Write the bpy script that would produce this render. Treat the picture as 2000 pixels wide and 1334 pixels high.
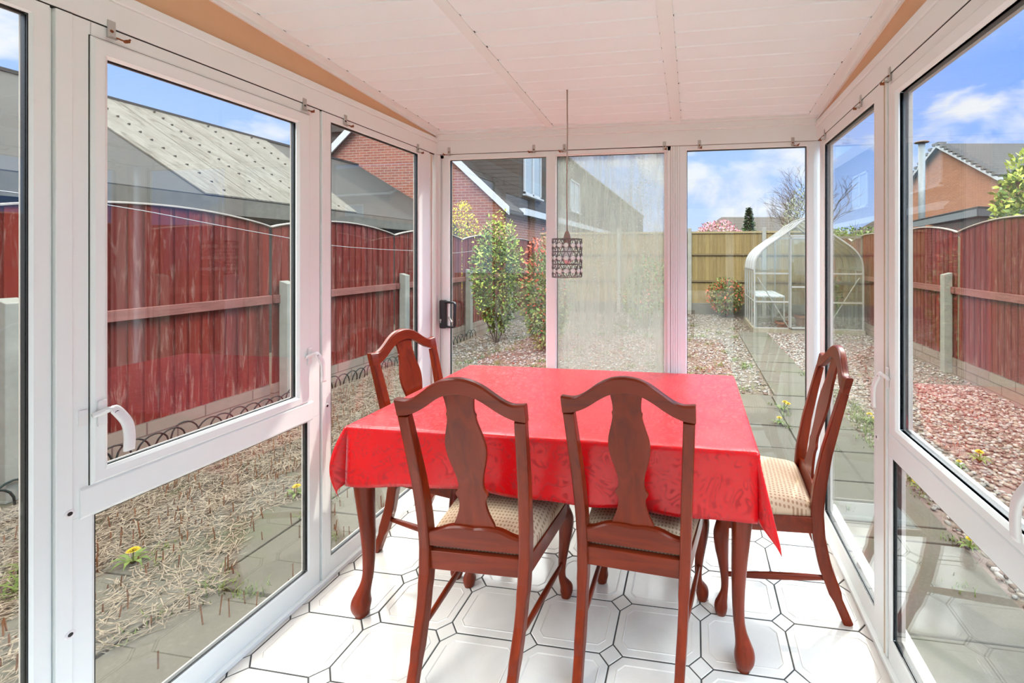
import bpy, bmesh, math, random
from mathutils import Vector, Matrix, noise
import numpy as np

# ------------------------------------------------------------------ camera
scene = bpy.context.scene
for o in list(bpy.data.objects):
    bpy.data.objects.remove(o)
PSI = math.radians(8.7614)
EYE = 1.42
cam_d = bpy.data.cameras.new('camera')
cam_d.sensor_width = 36.0
cam_d.lens = 850.0 * 36.0 / 2000.0
cam_d.shift_x = (1000.0 - 1224.0) / 2000.0
cam_d.shift_y = -(667.0 - 498.0) / 2000.0
cam_d.clip_start = 0.02
cam_d.clip_end = 500
cam = bpy.data.objects.new('camera', cam_d)
cam.location = (0, 0, EYE)
cam.rotation_euler = (math.radians(90), 0, PSI)
scene.collection.objects.link(cam)
scene.camera = cam

scene.view_settings.view_transform = 'Standard'
scene.view_settings.look = 'None'
scene.view_settings.gamma = 1.0
scene.view_settings.use_curve_mapping = False
scene.view_settings.exposure = 1.25
scene.cycles.transparent_max_bounces = 24
scene.cycles.max_bounces = 10
scene.cycles.diffuse_bounces = 5
scene.cycles.glossy_bounces = 5
scene.cycles.transmission_bounces = 8
scene.cycles.sample_clamp_indirect = 6.0
scene.cycles.blur_glossy = 0.5
try:
    scene.cycles.use_denoising = True
    scene.cycles.denoiser = 'OPENIMAGEDENOISE'
except Exception:
    pass

# ------------------------------------------------------------------ sky and sun
world = bpy.data.worlds.new('sky')
scene.world = world
world.use_nodes = True
wn = world.node_tree
wn.nodes.clear()
def N(t, typ, **kw):
    n = t.nodes.new(typ)
    for k, v in kw.items():
        setattr(n, k, v)
    return n
w_out = N(wn, 'ShaderNodeOutputWorld')
w_bg = N(wn, 'ShaderNodeBackground')
w_tc = N(wn, 'ShaderNodeTexCoord')
w_sep = N(wn, 'ShaderNodeSeparateXYZ')
wn.links.new(w_tc.outputs['Generated'], w_sep.inputs[0])
w_ramp = N(wn, 'ShaderNodeValToRGB')
cr = w_ramp.color_ramp
cr.elements[0].position = 0.0
cr.elements[0].color = (0.35, 0.42, 0.57, 1)
cr.elements[1].position = 0.16
cr.elements[1].color = (0.235, 0.335, 0.58, 1)
e = cr.elements.new(0.33); e.color = (0.15, 0.27, 0.56, 1)
e = cr.elements.new(0.52); e.color = (0.43, 0.445, 0.44, 1)
e = cr.elements.new(0.9); e.color = (0.47, 0.475, 0.46, 1)
wn.links.new(w_sep.outputs['Z'], w_ramp.inputs[0])
# bluer sky to the right of the garden, away from the haze
w_az = N(wn, 'ShaderNodeMapRange')
w_az.inputs[1].default_value = 0.2; w_az.inputs[2].default_value = 0.75
w_az.inputs[3].default_value = 0.0; w_az.inputs[4].default_value = 1.0
wn.links.new(w_sep.outputs['X'], w_az.inputs[0])
w_blue = N(wn, 'ShaderNodeMix', data_type='RGBA')
w_blue.blend_type = 'MULTIPLY'
w_blue.inputs[7].default_value = (0.42, 0.66, 0.97, 1)
wn.links.new(w_az.outputs[0], w_blue.inputs[0])
wn.links.new(w_ramp.outputs[0], w_blue.inputs[6])
# clouds
w_map = N(wn, 'ShaderNodeMapping')
w_map.inputs['Scale'].default_value = (1.0, 1.0, 1.9)
w_map.inputs['Location'].default_value = (3.1, 0.4, 0.7)
wn.links.new(w_tc.outputs['Generated'], w_map.inputs[0])
w_no = N(wn, 'ShaderNodeTexNoise')
w_no.inputs['Scale'].default_value = 4.2
w_no.inputs['Detail'].default_value = 9
w_no.inputs['Roughness'].default_value = 0.56
w_no.inputs['Distortion'].default_value = 0.35
wn.links.new(w_map.outputs[0], w_no.inputs[0])
w_cr = N(wn, 'ShaderNodeValToRGB')
w_cr.color_ramp.elements[0].position = 0.505
w_cr.color_ramp.elements[1].position = 0.62
wn.links.new(w_no.outputs[0], w_cr.inputs[0])
w_cl = N(wn, 'ShaderNodeMix', data_type='RGBA')
w_cl.inputs[7].default_value = (0.45, 0.465, 0.50, 1)
wn.links.new(w_cr.outputs[0], w_cl.inputs[0])
wn.links.new(w_blue.outputs[2], w_cl.inputs[6])
# added bright sky band, unseen above the view, to light the room
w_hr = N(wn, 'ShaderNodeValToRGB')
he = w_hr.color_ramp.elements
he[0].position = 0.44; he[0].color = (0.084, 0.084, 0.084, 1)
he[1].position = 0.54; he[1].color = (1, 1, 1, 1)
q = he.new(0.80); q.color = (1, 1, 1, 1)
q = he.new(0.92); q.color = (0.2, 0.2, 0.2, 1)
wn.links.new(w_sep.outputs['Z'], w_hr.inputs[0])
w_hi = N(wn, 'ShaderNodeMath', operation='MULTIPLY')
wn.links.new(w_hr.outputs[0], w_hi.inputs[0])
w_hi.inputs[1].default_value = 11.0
# unseen sky behind the house, boosted to add light to the room
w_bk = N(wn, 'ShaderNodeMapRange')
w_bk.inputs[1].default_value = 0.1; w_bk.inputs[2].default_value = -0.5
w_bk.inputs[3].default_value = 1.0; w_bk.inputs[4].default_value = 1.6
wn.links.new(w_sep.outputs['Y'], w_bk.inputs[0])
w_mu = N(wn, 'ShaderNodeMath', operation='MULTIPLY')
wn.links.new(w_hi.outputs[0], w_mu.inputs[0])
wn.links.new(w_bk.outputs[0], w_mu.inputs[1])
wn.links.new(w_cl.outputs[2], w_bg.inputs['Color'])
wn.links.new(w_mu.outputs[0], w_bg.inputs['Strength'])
wn.links.new(w_bg.outputs[0], w_out.inputs[0])

sun_d = bpy.data.lights.new('sun', 'SUN')
sun_d.energy = 1.5
sun_d.angle = math.radians(1.2)
sun_d.color = (1.0, 0.95, 0.87)
sun = bpy.data.objects.new('sun', sun_d)
scene.collection.objects.link(sun)
az = math.radians(31); el = math.radians(44)
sdir = Vector((math.sin(az) * math.cos(el), math.cos(az) * math.cos(el), math.sin(el)))
sun.rotation_euler = (-sdir).to_track_quat('-Z', 'Y').to_euler()
sun.location = (6, 12, 12)

# ------------------------------------------------------------------ object helpers
COL = scene.collection
def link(o, parent=None):
    COL.objects.link(o)
    if parent is not None:
        o.parent = parent
    return o
def mesh_obj(name, me, m, parent=None, smooth=False):
    if m is not None:
        if isinstance(m, (list, tuple)):
            for x in m: me.materials.append(x)
        else:
            me.materials.append(m)
    if smooth:
        me.shade_smooth()
    o = bpy.data.objects.new(name, me)
    return link(o, parent)
def obj(name, bm, m, parent=None, smooth=False, bevel=0.0, seg=2):
    bmesh.ops.remove_doubles(bm, verts=bm.verts, dist=1e-6)
    bmesh.ops.recalc_face_normals(bm, faces=bm.faces)
    me = bpy.data.meshes.new(name)
    bm.to_mesh(me); bm.free()
    o = mesh_obj(name, me, m, parent, smooth)
    if bevel > 0:
        md = o.modifiers.new('bevel', 'BEVEL')
        md.width = bevel; md.segments = seg; md.limit_method = 'ANGLE'
        md.angle_limit = math.radians(35)
        me.shade_smooth()
        try:
            md.harden_normals = True
        except Exception:
            pass
    return o
def thing(name, label, cat, loc=(0, 0, 0), rz=0.0, group=None):
    o = bpy.data.objects.new(name, None)
    o.empty_display_size = 0.05
    o.location = loc; o.rotation_euler = (0, 0, rz)
    o['label'] = label; o['category'] = cat
    if group: o['group'] = group
    return link(o)
def tag(o, label, cat, group=None, kind=None):
    o['label'] = label; o['category'] = cat
    if group: o['group'] = group
    if kind: o['kind'] = kind
    return o
def struct(o, label=None, cat=None):
    o['kind'] = 'structure'
    if label: o['label'] = label
    if cat: o['category'] = cat
    return o
def dup(root, loc, rz, label):
    m = {}
    def cp(o, parent):
        c = o.copy(); COL.objects.link(c)
        if parent is not None:
            c.parent = parent
        for ch in list(o.children):
            cp(ch, c)
        return c
    r = cp(root, None)
    r.location = loc; r.rotation_euler = (0, 0, rz); r['label'] = label
    return r

def box(bm, x0, x1, y0, y1, z0, z1, mi=0):
    vs = [bm.verts.new((x, y, z)) for x in (x0, x1) for y in (y0, y1) for z in (z0, z1)]
    for f in ((0, 1, 3, 2), (4, 6, 7, 5), (0, 4, 5, 1), (2, 3, 7, 6), (0, 2, 6, 4), (1, 5, 7, 3)):
        fa = bm.faces.new([vs[i] for i in f]); fa.material_index = mi
    return vs
def prism(bm, poly, fn0, fn1, mi=0):
    """poly of 2D points, fn maps point to 3D for both ends"""
    a = [bm.verts.new(fn0(p)) for p in poly]; b = [bm.verts.new(fn1(p)) for p in poly]
    n = len(poly)
    f = bm.faces.new(a); f.material_index = mi
    f = bm.faces.new(b[::-1]); f.material_index = mi
    for i in range(n):
        f = bm.faces.new((a[i], a[(i + 1) % n], b[(i + 1) % n], b[i])); f.material_index = mi
def loft(bm, path, sizes, n=12, ex=2.0, side=None, cap=True, mi=0):
    """superellipse sections along a path; sizes list of (ru, rv); side = reference direction of u"""
    path = [Vector(p) for p in path]
    rings = []
    prev = None
    for i, p in enumerate(path):
        t = (path[min(i + 1, len(path) - 1)] - path[max(i - 1, 0)]).normalized()
        if side is not None:
            u = Vector(side); u = (u - t * u.dot(t)).normalized()
        else:
            ref = prev if prev is not None else (Vector((1, 0, 0)) if abs(t.x) < 0.9 else Vector((0, 1, 0)))
            u = (ref - t * ref.dot(t)).normalized()
        prev = u
        v = t.cross(u)
        s = sizes[i] if isinstance(sizes, list) else sizes
        if not isinstance(s, (tuple, list)): s = (s, s)
        r = []
        for k in range(n):
            a = 2 * math.pi * (k + 0.5) / n
            c, q = math.cos(a), math.sin(a)
            cu = math.copysign(abs(c) ** (2 / ex), c); sv = math.copysign(abs(q) ** (2 / ex), q)
            r.append(bm.verts.new(p + u * s[0] * cu + v * s[1] * sv))
        rings.append(r)
    for a, b in zip(rings, rings[1:]):
        for k in range(n):
            f = bm.faces.new((a[k], a[(k + 1) % n], b[(k + 1) % n], b[k])); f.material_index = mi
    if cap:
        f = bm.faces.new(rings[0][::-1]); f.material_index = mi
        f = bm.faces.new(rings[-1]); f.material_index = mi
def smoothpts(pts, k=6):
    """Catmull-Rom through tuples of any length"""
    out = []
    n = len(pts)
    for i in range(n - 1):
        p0 = pts[max(i - 1, 0)]; p1 = pts[i]; p2 = pts[i + 1]; p3 = pts[min(i + 2, n - 1)]
        for j in range(k):
            t = j / k
            out.append(tuple(0.5 * ((2 * b) + (-a + c) * t + (2 * a - 5 * b + 4 * c - d) * t * t + (-a + 3 * b - 3 * c + d) * t ** 3)
                             for a, b, c, d in zip(p0, p1, p2, p3)))
    out.append(tuple(pts[-1]))
    return out
def tube(bm, pts, r, n=8):
    loft(bm, pts, [r] * len(pts) if not isinstance(r, list) else r, n=n)
def mesh_np(name, verts, faces):
    me = bpy.data.meshes.new(name)
    me.from_pydata([tuple(v) for v in verts], [], [tuple(f) for f in faces])
    me.update()
    return me

# ------------------------------------------------------------------ material helpers
ALB = 1.0      # overall reflectance of the materials being defined (lowered outdoors to offset the stronger garden light)
class M:
    def __init__(s, name):
        s.m = bpy.data.materials.new(name); s.m.use_nodes = True
        s.t = s.m.node_tree; s.t.nodes.clear()
        s.out = s.n('ShaderNodeOutputMaterial')
        s.p = s.n('ShaderNodeBsdfPrincipled')
        s.l(s.p.outputs[0], s.out.inputs[0])
        if ALB != 1.0: s.p.inputs['Specular IOR Level'].default_value = 0.10
        s._tc = None
    def n(s, typ, **kw):
        return N(s.t, typ, **kw)
    def l(s, a, b): s.t.links.new(a, b)
    def set(s, **kw):
        for k, v in kw.items():
            s.p.inputs[k.replace('_', ' ')].default_value = v
        return s
    def tc(s, which='Object'):
        if s._tc is None: s._tc = s.n('ShaderNodeTexCoord')
        return s._tc.outputs[which]
    def mapping(s, scale=(1, 1, 1), rot=(0, 0, 0), loc=(0, 0, 0), src=None):
        m = s.n('ShaderNodeMapping')
        m.inputs['Scale'].default_value = scale; m.inputs['Rotation'].default_value = rot; m.inputs['Location'].default_value = loc
        s.l(src if src is not None else s.tc(), m.inputs[0]); return m.outputs[0]
    def noise(s, scale=5, detail=4, rough=0.5, vec=None, dist=0.0):
        n = s.n('ShaderNodeTexNoise')
        n.inputs['Scale'].default_value = scale; n.inputs['Detail'].default_value = detail
        n.inputs['Roughness'].default_value = rough; n.inputs['Distortion'].default_value = dist
        s.l(vec if vec is not None else s.tc(), n.inputs[0]); return n.outputs[0]
    def ramp(s, fac, stops):
        r = s.n('ShaderNodeValToRGB'); e = r.color_ramp.elements
        while len(e) < len(stops): e.new(0.5)
        for i, (p, c) in enumerate(stops):
            e[i].position = p
            e[i].color = (c, c, c, 1) if isinstance(c, (int, float)) else (*c, 1)
        s.l(fac, r.inputs[0]); return r.outputs[0]
    def mix(s, fac, a, b, mode='MIX'):
        m = s.n('ShaderNodeMix', data_type='RGBA'); m.blend_type = mode
        for inp, v in ((0, fac), (6, a), (7, b)):
            if hasattr(v, 'is_output'): s.l(v, m.inputs[inp])
            elif isinstance(v, (int, float)): m.inputs[inp].default_value = v if inp == 0 else (v, v, v, 1)
            else: m.inputs[inp].default_value = (*v, 1)
        return m.outputs[2]
    def math(s, op, a, b=0.0, clamp=False):
        m = s.n('ShaderNodeMath', operation=op); m.use_clamp = clamp
        for i, v in ((0, a), (1, b)):
            if hasattr(v, 'is_output'): s.l(v, m.inputs[i])
            else: m.inputs[i].default_value = v
        return m.outputs[0]
    def color(s, v):
        if ALB != 1.0:
            v = s.mix(1.0, v, (ALB, ALB, ALB), 'MULTIPLY') if hasattr(v, 'is_output') else tuple(c * ALB for c in v)
        if hasattr(v, 'is_output'): s.l(v, s.p.inputs['Base Color'])
        else: s.p.inputs['Base Color'].default_value = (*v, 1)
        return s
    def rough(s, v):
        if hasattr(v, 'is_output'): s.l(v, s.p.inputs['Roughness'])
        else: s.p.inputs['Roughness'].default_value = v
        return s
    def bump(s, h, strength=0.3, dist=0.01):
        b = s.n('ShaderNodeBump'); b.inputs['Strength'].default_value = strength; b.inputs['Distance'].default_value = dist
        s.l(h, b.inputs['Height']); s.l(b.outputs[0], s.p.inputs['Normal']); return s

def plain(name, col, rough=0.5, metal=0.0, var=0.0):
    m = M(name)
    if var > 0:
        n = m.noise(9, 4)
        m.color(m.mix(n, tuple(c * (1 - var) for c in col), tuple(min(1, c * (1 + var)) for c in col)))
    else:
        m.color(col)
    m.rough(rough); m.set(Metallic=metal)
    return m.m

def make_upvc():
    m = M('white_upvc')
    n = m.noise(3, 5)
    dirt = m.ramp(m.noise(14, 8, 0.7), [(0.66, 0.0), (0.8, 1.0)])
    base = m.mix(n, (0.84, 0.868, 0.835), (0.87, 0.898, 0.86))
    m.color(m.mix(m.math('MULTIPLY', dirt, 0.10), base, (0.45, 0.40, 0.33)))
    m.rough(0.26)
    return m.m
UPVC = make_upvc()
GASKET = plain('black_gasket', (0.012, 0.013, 0.012), 0.45)
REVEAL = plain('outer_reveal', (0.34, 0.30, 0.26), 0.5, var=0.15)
GROOVE = plain('dark_gap', (0.02, 0.017, 0.014), 0.9)
RUST = plain('rust', (0.22, 0.06, 0.012), 0.8, var=0.5)
STEEL = plain('dull_steel', (0.55, 0.54, 0.50), 0.4, 0.8)
BLACKP = plain('black_plastic', (0.015, 0.015, 0.016), 0.3)
WHITEP = plain('white_plastic', (0.82, 0.80, 0.77), 0.3)
PEACH = plain('peach_paint', (0.72, 0.44, 0.25), 0.7, var=0.05)
CILL = plain('weathered_white_cill', (0.36, 0.345, 0.29), 0.6, var=0.2)
DISCOL = plain('aged_sealant', (0.55, 0.43, 0.28), 0.6, var=0.2)

def make_glass(name, haze=0.03, streak=0.0, tint=(0.97, 0.985, 0.975), fogcol=(0.80, 0.84, 0.76)):
    m = M(name)
    t = m.t
    m.t.nodes.remove(m.p)
    tr = m.n('ShaderNodeBsdfTransparent'); tr.inputs[0].default_value = (*tint, 1)
    gl = m.n('ShaderNodeBsdfGlossy'); gl.inputs['Roughness'].default_value = 0.0
    gl.inputs[0].default_value = (1, 1, 1, 1)
    lw = m.n('ShaderNodeLayerWeight'); lw.inputs['Blend'].default_value = 0.5
    f5 = m.math('POWER', lw.outputs['Facing'], 5.0)
    fr = m.n('ShaderNodeMath', operation='MULTIPLY_ADD'); m.l(f5, fr.inputs[0]); fr.inputs[1].default_value = 0.955; fr.inputs[2].default_value = 0.045
    mx = m.n('ShaderNodeMixShader')
    m.l(fr.outputs[0], mx.inputs[0]); m.l(tr.outputs[0], mx.inputs[1]); m.l(gl.outputs[0], mx.inputs[2])
    df = m.n('ShaderNodeBsdfDiffuse'); df.inputs[0].default_value = (*fogcol, 1)
    tl = m.n('ShaderNodeBsdfTranslucent'); tl.inputs[0].default_value = (*fogcol, 1)
    m2 = m.n('ShaderNodeMixShader'); m2.inputs[0].default_value = 0.5
    m.l(df.outputs[0], m2.inputs[1]); m.l(tl.outputs[0], m2.inputs[2])
    v = m.mapping(scale=(9, 9, 1.3))
    s1 = m.noise(2.2, 6, 0.62, v)
    s2 = m.noise(1.6, 3, 0.5)
    if streak > 0:
        runs = m.noise(26, 5, 0.6, m.mapping(scale=(1, 1, 0.07)), 1.2)
        runs = m.ramp(runs, [(0.40, 0.45), (0.62, 1.0)])
        body = m.ramp(m.noise(2.4, 5, 0.6, m.mapping(scale=(2.2, 2.2, 0.8))), [(0.30, 0.45), (0.62, 1.0)])
        speck = m.ramp(m.noise(90, 2, 0.5), [(0.60, 0.0), (0.68, 1.0)])
        patch = m.ramp(m.noise(3.0, 2, 0.5, m.mapping(scale=(3, 3, 1), loc=(2, 0, 0.4))), [(0.5, 0.0), (0.66, 1.0)])
        f = m.math('MULTIPLY', runs, body)
        f = m.math('MULTIPLY', f, streak)
        f = m.math('ADD', f, m.math('MULTIPLY', m.math('MULTIPLY', speck, patch), 0.4))
        f = m.math('ADD', f, haze, True)
    else:
        a = m.ramp(m.math('MULTIPLY', s1, s2), [(0.16, 0.25), (0.42, 1.9)])
        f = m.math('MULTIPLY', a, haze, True)
    m3 = m.n('ShaderNodeMixShader')
    m.l(f, m3.inputs[0]); m.l(mx.outputs[0], m3.inputs[1]); m.l(m2.outputs[0], m3.inputs[2])
    m.l(m3.outputs[0], m.out.inputs[0])
    return m.m
GLASS = make_glass('window_glass', 0.0022)
FOGGLASS = make_glass('misted_glass', 0.13, 0.50, fogcol=(0.46, 0.48, 0.42))
GHGLASS = make_glass('greenhouse_glass', 0.05, fogcol=(0.30, 0.35, 0.29))

def make_wood(name, axis, dark=(0.042, 0.0035, 0.0012), light=(0.225, 0.026, 0.005), rough=0.28):
    m = M(name)
    sc = [26, 26, 26]; sc[axis] = 2.2
    g = m.noise(1.0, 7, 0.6, m.mapping(scale=tuple(sc)), 1.0)
    b = m.noise(5, 3, 0.5)
    col = m.ramp(g, [(0.25, dark), (0.52, tuple((x * 0.6 + y * 0.4) for x, y in zip(light, dark))), (0.8, light)])
    col = m.mix(m.math('MULTIPLY', b, 0.5), col, light)
    m.color(col); m.rough(rough)
    m.set(Coat_Weight=0.10, Coat_Roughness=0.15, Specular_IOR_Level=0.2)
    m.bump(g, 0.04, 0.002)
    return m.m
WOOD_V = make_wood('mahogany_vertical', 2)
WOOD_X = make_wood('mahogany_cross', 0)
WOOD_Y = make_wood('mahogany_depth', 1)

def make_seat():
    m = M('seat_fabric')
    v = m.mapping(scale=(1, 0.8, 1), rot=(0, 0, 0))
    ch = m.n('ShaderNodeTexVoronoi'); ch.voronoi_dimensions = '2D'; ch.inputs['Scale'].default_value = 78; ch.inputs['Randomness'].default_value = 0.12
    m.l(v, ch.inputs[0])
    dots = m.ramp(ch.outputs['Distance'], [(0.22, 1.0), (0.34, 0.0)])
    weave = m.noise(420, 2, 0.6)
    base = m.mix(weave, (0.56, 0.40, 0.255), (0.68, 0.51, 0.35))
    m.color(m.mix(m.math('MULTIPLY', dots, 0.75), base, (0.30, 0.14, 0.065)))
    m.rough(0.9); m.bump(weave, 0.25, 0.001)
    return m.m
SEAT = make_seat()

def make_cloth():
    m = M('red_damask')
    # scrolling leaf figure: woven satin against matt ground
    v = m.mapping(scale=(1, 1, 1))
    n1 = m.noise(5.0, 1.0, 0.4, v, 0.0)
    wv = m.n('ShaderNodeTexNoise'); wv.inputs['Scale'].default_value = 7; wv.inputs['Detail'].default_value = 1.0
    m.l(v, wv.inputs[0])
    add = m.n('ShaderNodeVectorMath', operation='MULTIPLY_ADD')
    m.l(wv.outputs['Color'], add.inputs[0]); add.inputs[1].default_value = (0.16, 0.16, 0.16); m.l(v, add.inputs[2])
    vo = m.n('ShaderNodeTexVoronoi', feature='DISTANCE_TO_EDGE'); vo.inputs['Scale'].default_value = 10
    m.l(add.outputs[0], vo.inputs[0])
    leaf = m.n('ShaderNodeTexNoise'); leaf.inputs['Scale'].default_value = 7.5; leaf.inputs['Detail'].default_value = 1.0; leaf.inputs['Distortion'].default_value = 2.6
    m.l(v, leaf.inputs[0])
    rings = m.math('SINE', m.math('MULTIPLY', leaf.outputs[0], 46.0))
    sel = m.ramp(vo.outputs['Distance'], [(0.05, 0.0), (0.16, 1.0)])
    fig = m.math('MULTIPLY', m.ramp(rings, [(0.45, 0.0), (0.6, 1.0)]), sel)
    m.color(m.mix(fig, (0.59, 0.002, 0.005), (0.42, 0.0012, 0.003)))
    m.rough(m.ramp(fig, [(0.0, 0.26), (1.0, 0.52)]))
    m.set(Specular_IOR_Level=0.42, Sheen_Weight=0.6, Sheen_Roughness=0.25)
    m.l(m.ramp(fig, [(0.0, 1.0), (1.0, 0.25)]), m.p.inputs['Sheen Weight'])
    m.p.inputs['Sheen Tint'].default_value = (1, 0.7, 0.7, 1)
    m.bump(fig, 0.08, 0.001)
    return m.m
CLOTH = make_cloth()

def make_tile():
    m = M('white_glazed_tile')
    n = m.noise(4, 7, 0.65, dist=0.8)
    m.color(m.mix(m.ramp(n, [(0.35, 0), (0.7, 1)]), (0.60, 0.55, 0.495), (0.67, 0.62, 0.565)))
    sp = m.ramp(m.noise(60, 1, 0.4), [(0.77, 0.0), (0.79, 1.0)])
    m.rough(0.13)
    m.bump(m.noise(7, 3, 0.5), 0.06, 0.01)
    return m.m
TILE = make_tile()
GROUT = plain('dark_grout', (0.05, 0.046, 0.042), 0.9, var=0.3)

def make_ceiling():
    m = M('ceiling_panel')
    n = m.noise(2.5, 4)
    m.color(m.mix(n, (0.86, 0.915, 0.90), (0.89, 0.94, 0.925)))
    m.rough(0.38)
    return m.m
CEIL = make_ceiling()

def make_brick(name, c1, c2, mortar, scale=1.0, flip=False):
    m = M(name)
    sep = m.n('ShaderNodeSeparateXYZ'); m.l(m.tc(), sep.inputs[0])
    comb = m.n('ShaderNodeCombineXYZ')
    s = m.math('ADD', sep.outputs[0], sep.outputs[1])
    m.l(s, comb.inputs[0]); m.l(sep.outputs[2], comb.inputs[1])
    b = m.n('ShaderNodeTexBrick')
    b.inputs['Scale'].default_value = 1.0 / scale
    b.inputs['Brick Width'].default_value = 0.225; b.inputs['Row Height'].default_value = 0.075
    b.inputs['Mortar Size'].default_value = 0.006
    b.inputs['Color1'].default_value = (*c1, 1); b.inputs['Color2'].default_value = (*c2, 1); b.inputs['Mortar'].default_value = (*mortar, 1)
    m.l(comb.outputs[0], b.inputs[0])
    n = m.noise(1.3, 5)
    m.color(m.mix(m.math('MULTIPLY', n, 0.35), b.outputs[0], tuple(c * 0.6 for c in c1)))
    m.rough(0.9)
    return m.m
ALB = 0.5
BRICK_L = make_brick('red_brick', (0.36, 0.12, 0.075), (0.25, 0.085, 0.06), (0.42, 0.36, 0.30))
BRICK_R = make_brick('orange_brick', (0.50, 0.21, 0.11), (0.40, 0.16, 0.09), (0.46, 0.36, 0.28))

def make_fence(name, col, col2, wear, period=0.1, axis=1):
    m = M(name)
    sep = m.n('ShaderNodeSeparateXYZ'); m.l(m.tc(), sep.inputs[0])
    idx = m.math('FLOOR', m.math('DIVIDE', sep.outputs[axis], period))
    wn_ = m.n('ShaderNodeTexWhiteNoise', noise_dimensions='1D'); m.l(idx, wn_.inputs['W'])
    g = m.noise(1.0, 7, 0.65, m.mapping(scale=(30, 30, 2.0)), 0.6)
    base = m.mix(wn_.outputs['Value'], col, col2)
    base = m.mix(m.math('MULTIPLY', g, 0.45), base, tuple(c * 0.35 for c in col))
    lo = m.ramp(sep.outputs[2], [(0.0, 1.0), (0.28, 0.12), (1.0, 0.0)])
    w = m.noise(1.0, 8, 0.7, m.mapping(scale=(24, 24, 2.6), loc=(3, 1, 0)), 1.0)
    wm = m.ramp(m.math('ADD', w, m.math('MULTIPLY', lo, 0.16)), [(0.53, 0.0), (0.68, 1.0)])
    m.color(m.mix(m.math('MULTIPLY', wm, 0.7), base, wear))
    m.rough(0.85); m.bump(g, 0.3, 0.004)
    return m.m
F_RED = make_fence('red_stained_board', (0.25, 0.029, 0.016), (0.15, 0.020, 0.012), (0.36, 0.19, 0.14))
F_TAN = make_fence('tan_treated_board', (0.36, 0.25, 0.095), (0.27, 0.185, 0.075), (0.42, 0.32, 0.17), axis=0)
F_RAIL = make_wood('fence_rail_wood', 1, (0.12, 0.035, 0.028), (0.34, 0.12, 0.09), 0.8)
CONCRETE = plain('weathered_concrete', (0.34, 0.32, 0.26), 0.95, var=0.3)
CAPWOOD = plain('pale_capping_wood', (0.50, 0.42, 0.34), 0.8, var=0.25)

def make_gravelboard():
    m = M('rock_face_concrete')
    sep = m.n('ShaderNodeSeparateXYZ'); m.l(m.tc(), sep.inputs[0])
    comb = m.n('ShaderNodeCombineXYZ')
    m.l(sep.outputs[1], comb.inputs[0]); m.l(sep.outputs[2], comb.inputs[1])
    b = m.n('ShaderNodeTexBrick'); b.inputs['Scale'].default_value = 1.0
    b.inputs['Brick Width'].default_value = 0.42; b.inputs['Row Height'].default_value = 0.105; b.inputs['Mortar Size'].default_value = 0.006
    b.inputs['Color1'].default_value = (0.36, 0.27, 0.20, 1); b.inputs['Color2'].default_value = (0.29, 0.21, 0.16, 1); b.inputs['Mortar'].default_value = (0.14, 0.10, 0.08, 1)
    m.l(comb.outputs[0], b.inputs[0])
    n = m.noise(12, 6, 0.65)
    m.color(m.mix(m.math('MULTIPLY', n, 0.5), b.outputs[0], (0.16, 0.12, 0.09)))
    m.rough(0.95); m.bump(m.math('ADD', n, b.outputs['Fac']), -0.6, 0.015)
    return m.m
GBOARD = make_gravelboard()

ALB = 1.0
# ------------------------------------------------------------------ wall coordinate frames
XL, XR, YB = -1.586, 0.668, 2.504
G = -0.12
YREAR = -1.15
def WL(a, z, d): return (XL - d, a, z)
def WR(a, z, d): return (XR + d, a, z)
def WB(a, z, d): return (a, YB + d, z)
def wbox(bm, W, a0, a1, z0, z1, d0, d1, mi=0):
    vs = [bm.verts.new(W(a, z, d)) for a in (a0, a1) for z in (z0, z1) for d in (d0, d1)]
    for f in ((0, 1, 3, 2), (4, 6, 7, 5), (0, 4, 5, 1), (2, 3, 7, 6), (0, 2, 6, 4), (1, 5, 7, 3)):
        fa = bm.faces.new([vs[i] for i in f]); fa.material_index = mi
def frame(bm, W, a0, a1, z0, z1, prof):
    """prof: closed list of (inset, depth) swept round the rectangle with mitred corners"""
    loops = []
    for ins, d in prof:
        loops.append([bm.verts.new(W(a, z, d)) for a, z in ((a0 + ins, z0 + ins), (a1 - ins, z0 + ins), (a1 - ins, z1 - ins), (a0 + ins, z1 - ins))])
    n = len(prof)
    for i in range(n):
        A, B = loops[i], loops[(i + 1) % n]
        for k in range(4):
            bm.faces.new((A[k], A[(k + 1) % 4], B[(k + 1) % 4], B[k]))
def pane(bm, W, a0, a1, z0, z1, d):
    wbox(bm, W, a0, a1, z0, z1, d, d + 0.006)

def glazing(parent, W, a0, a1, z0, z1, glass=None, d=0.0, rev=0.0):
    """gasket, glass and outer reveal of one glazed opening (a0..a1, z0..z1 is the visible opening)"""
    g1, g2 = (0.030, 0.044) if W is WR else (0.024, 0.031)
    bm = bmesh.new()
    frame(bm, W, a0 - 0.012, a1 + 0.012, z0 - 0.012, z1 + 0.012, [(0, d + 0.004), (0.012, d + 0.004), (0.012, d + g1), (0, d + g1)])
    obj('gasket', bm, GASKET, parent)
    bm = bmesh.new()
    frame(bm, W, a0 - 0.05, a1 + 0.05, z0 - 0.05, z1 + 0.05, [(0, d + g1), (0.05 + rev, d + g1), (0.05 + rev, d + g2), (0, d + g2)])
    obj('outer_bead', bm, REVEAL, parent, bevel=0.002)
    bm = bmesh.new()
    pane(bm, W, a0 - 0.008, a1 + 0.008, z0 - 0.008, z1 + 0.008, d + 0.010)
    obj('glass_pane', bm, glass or GLASS, parent)

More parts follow.
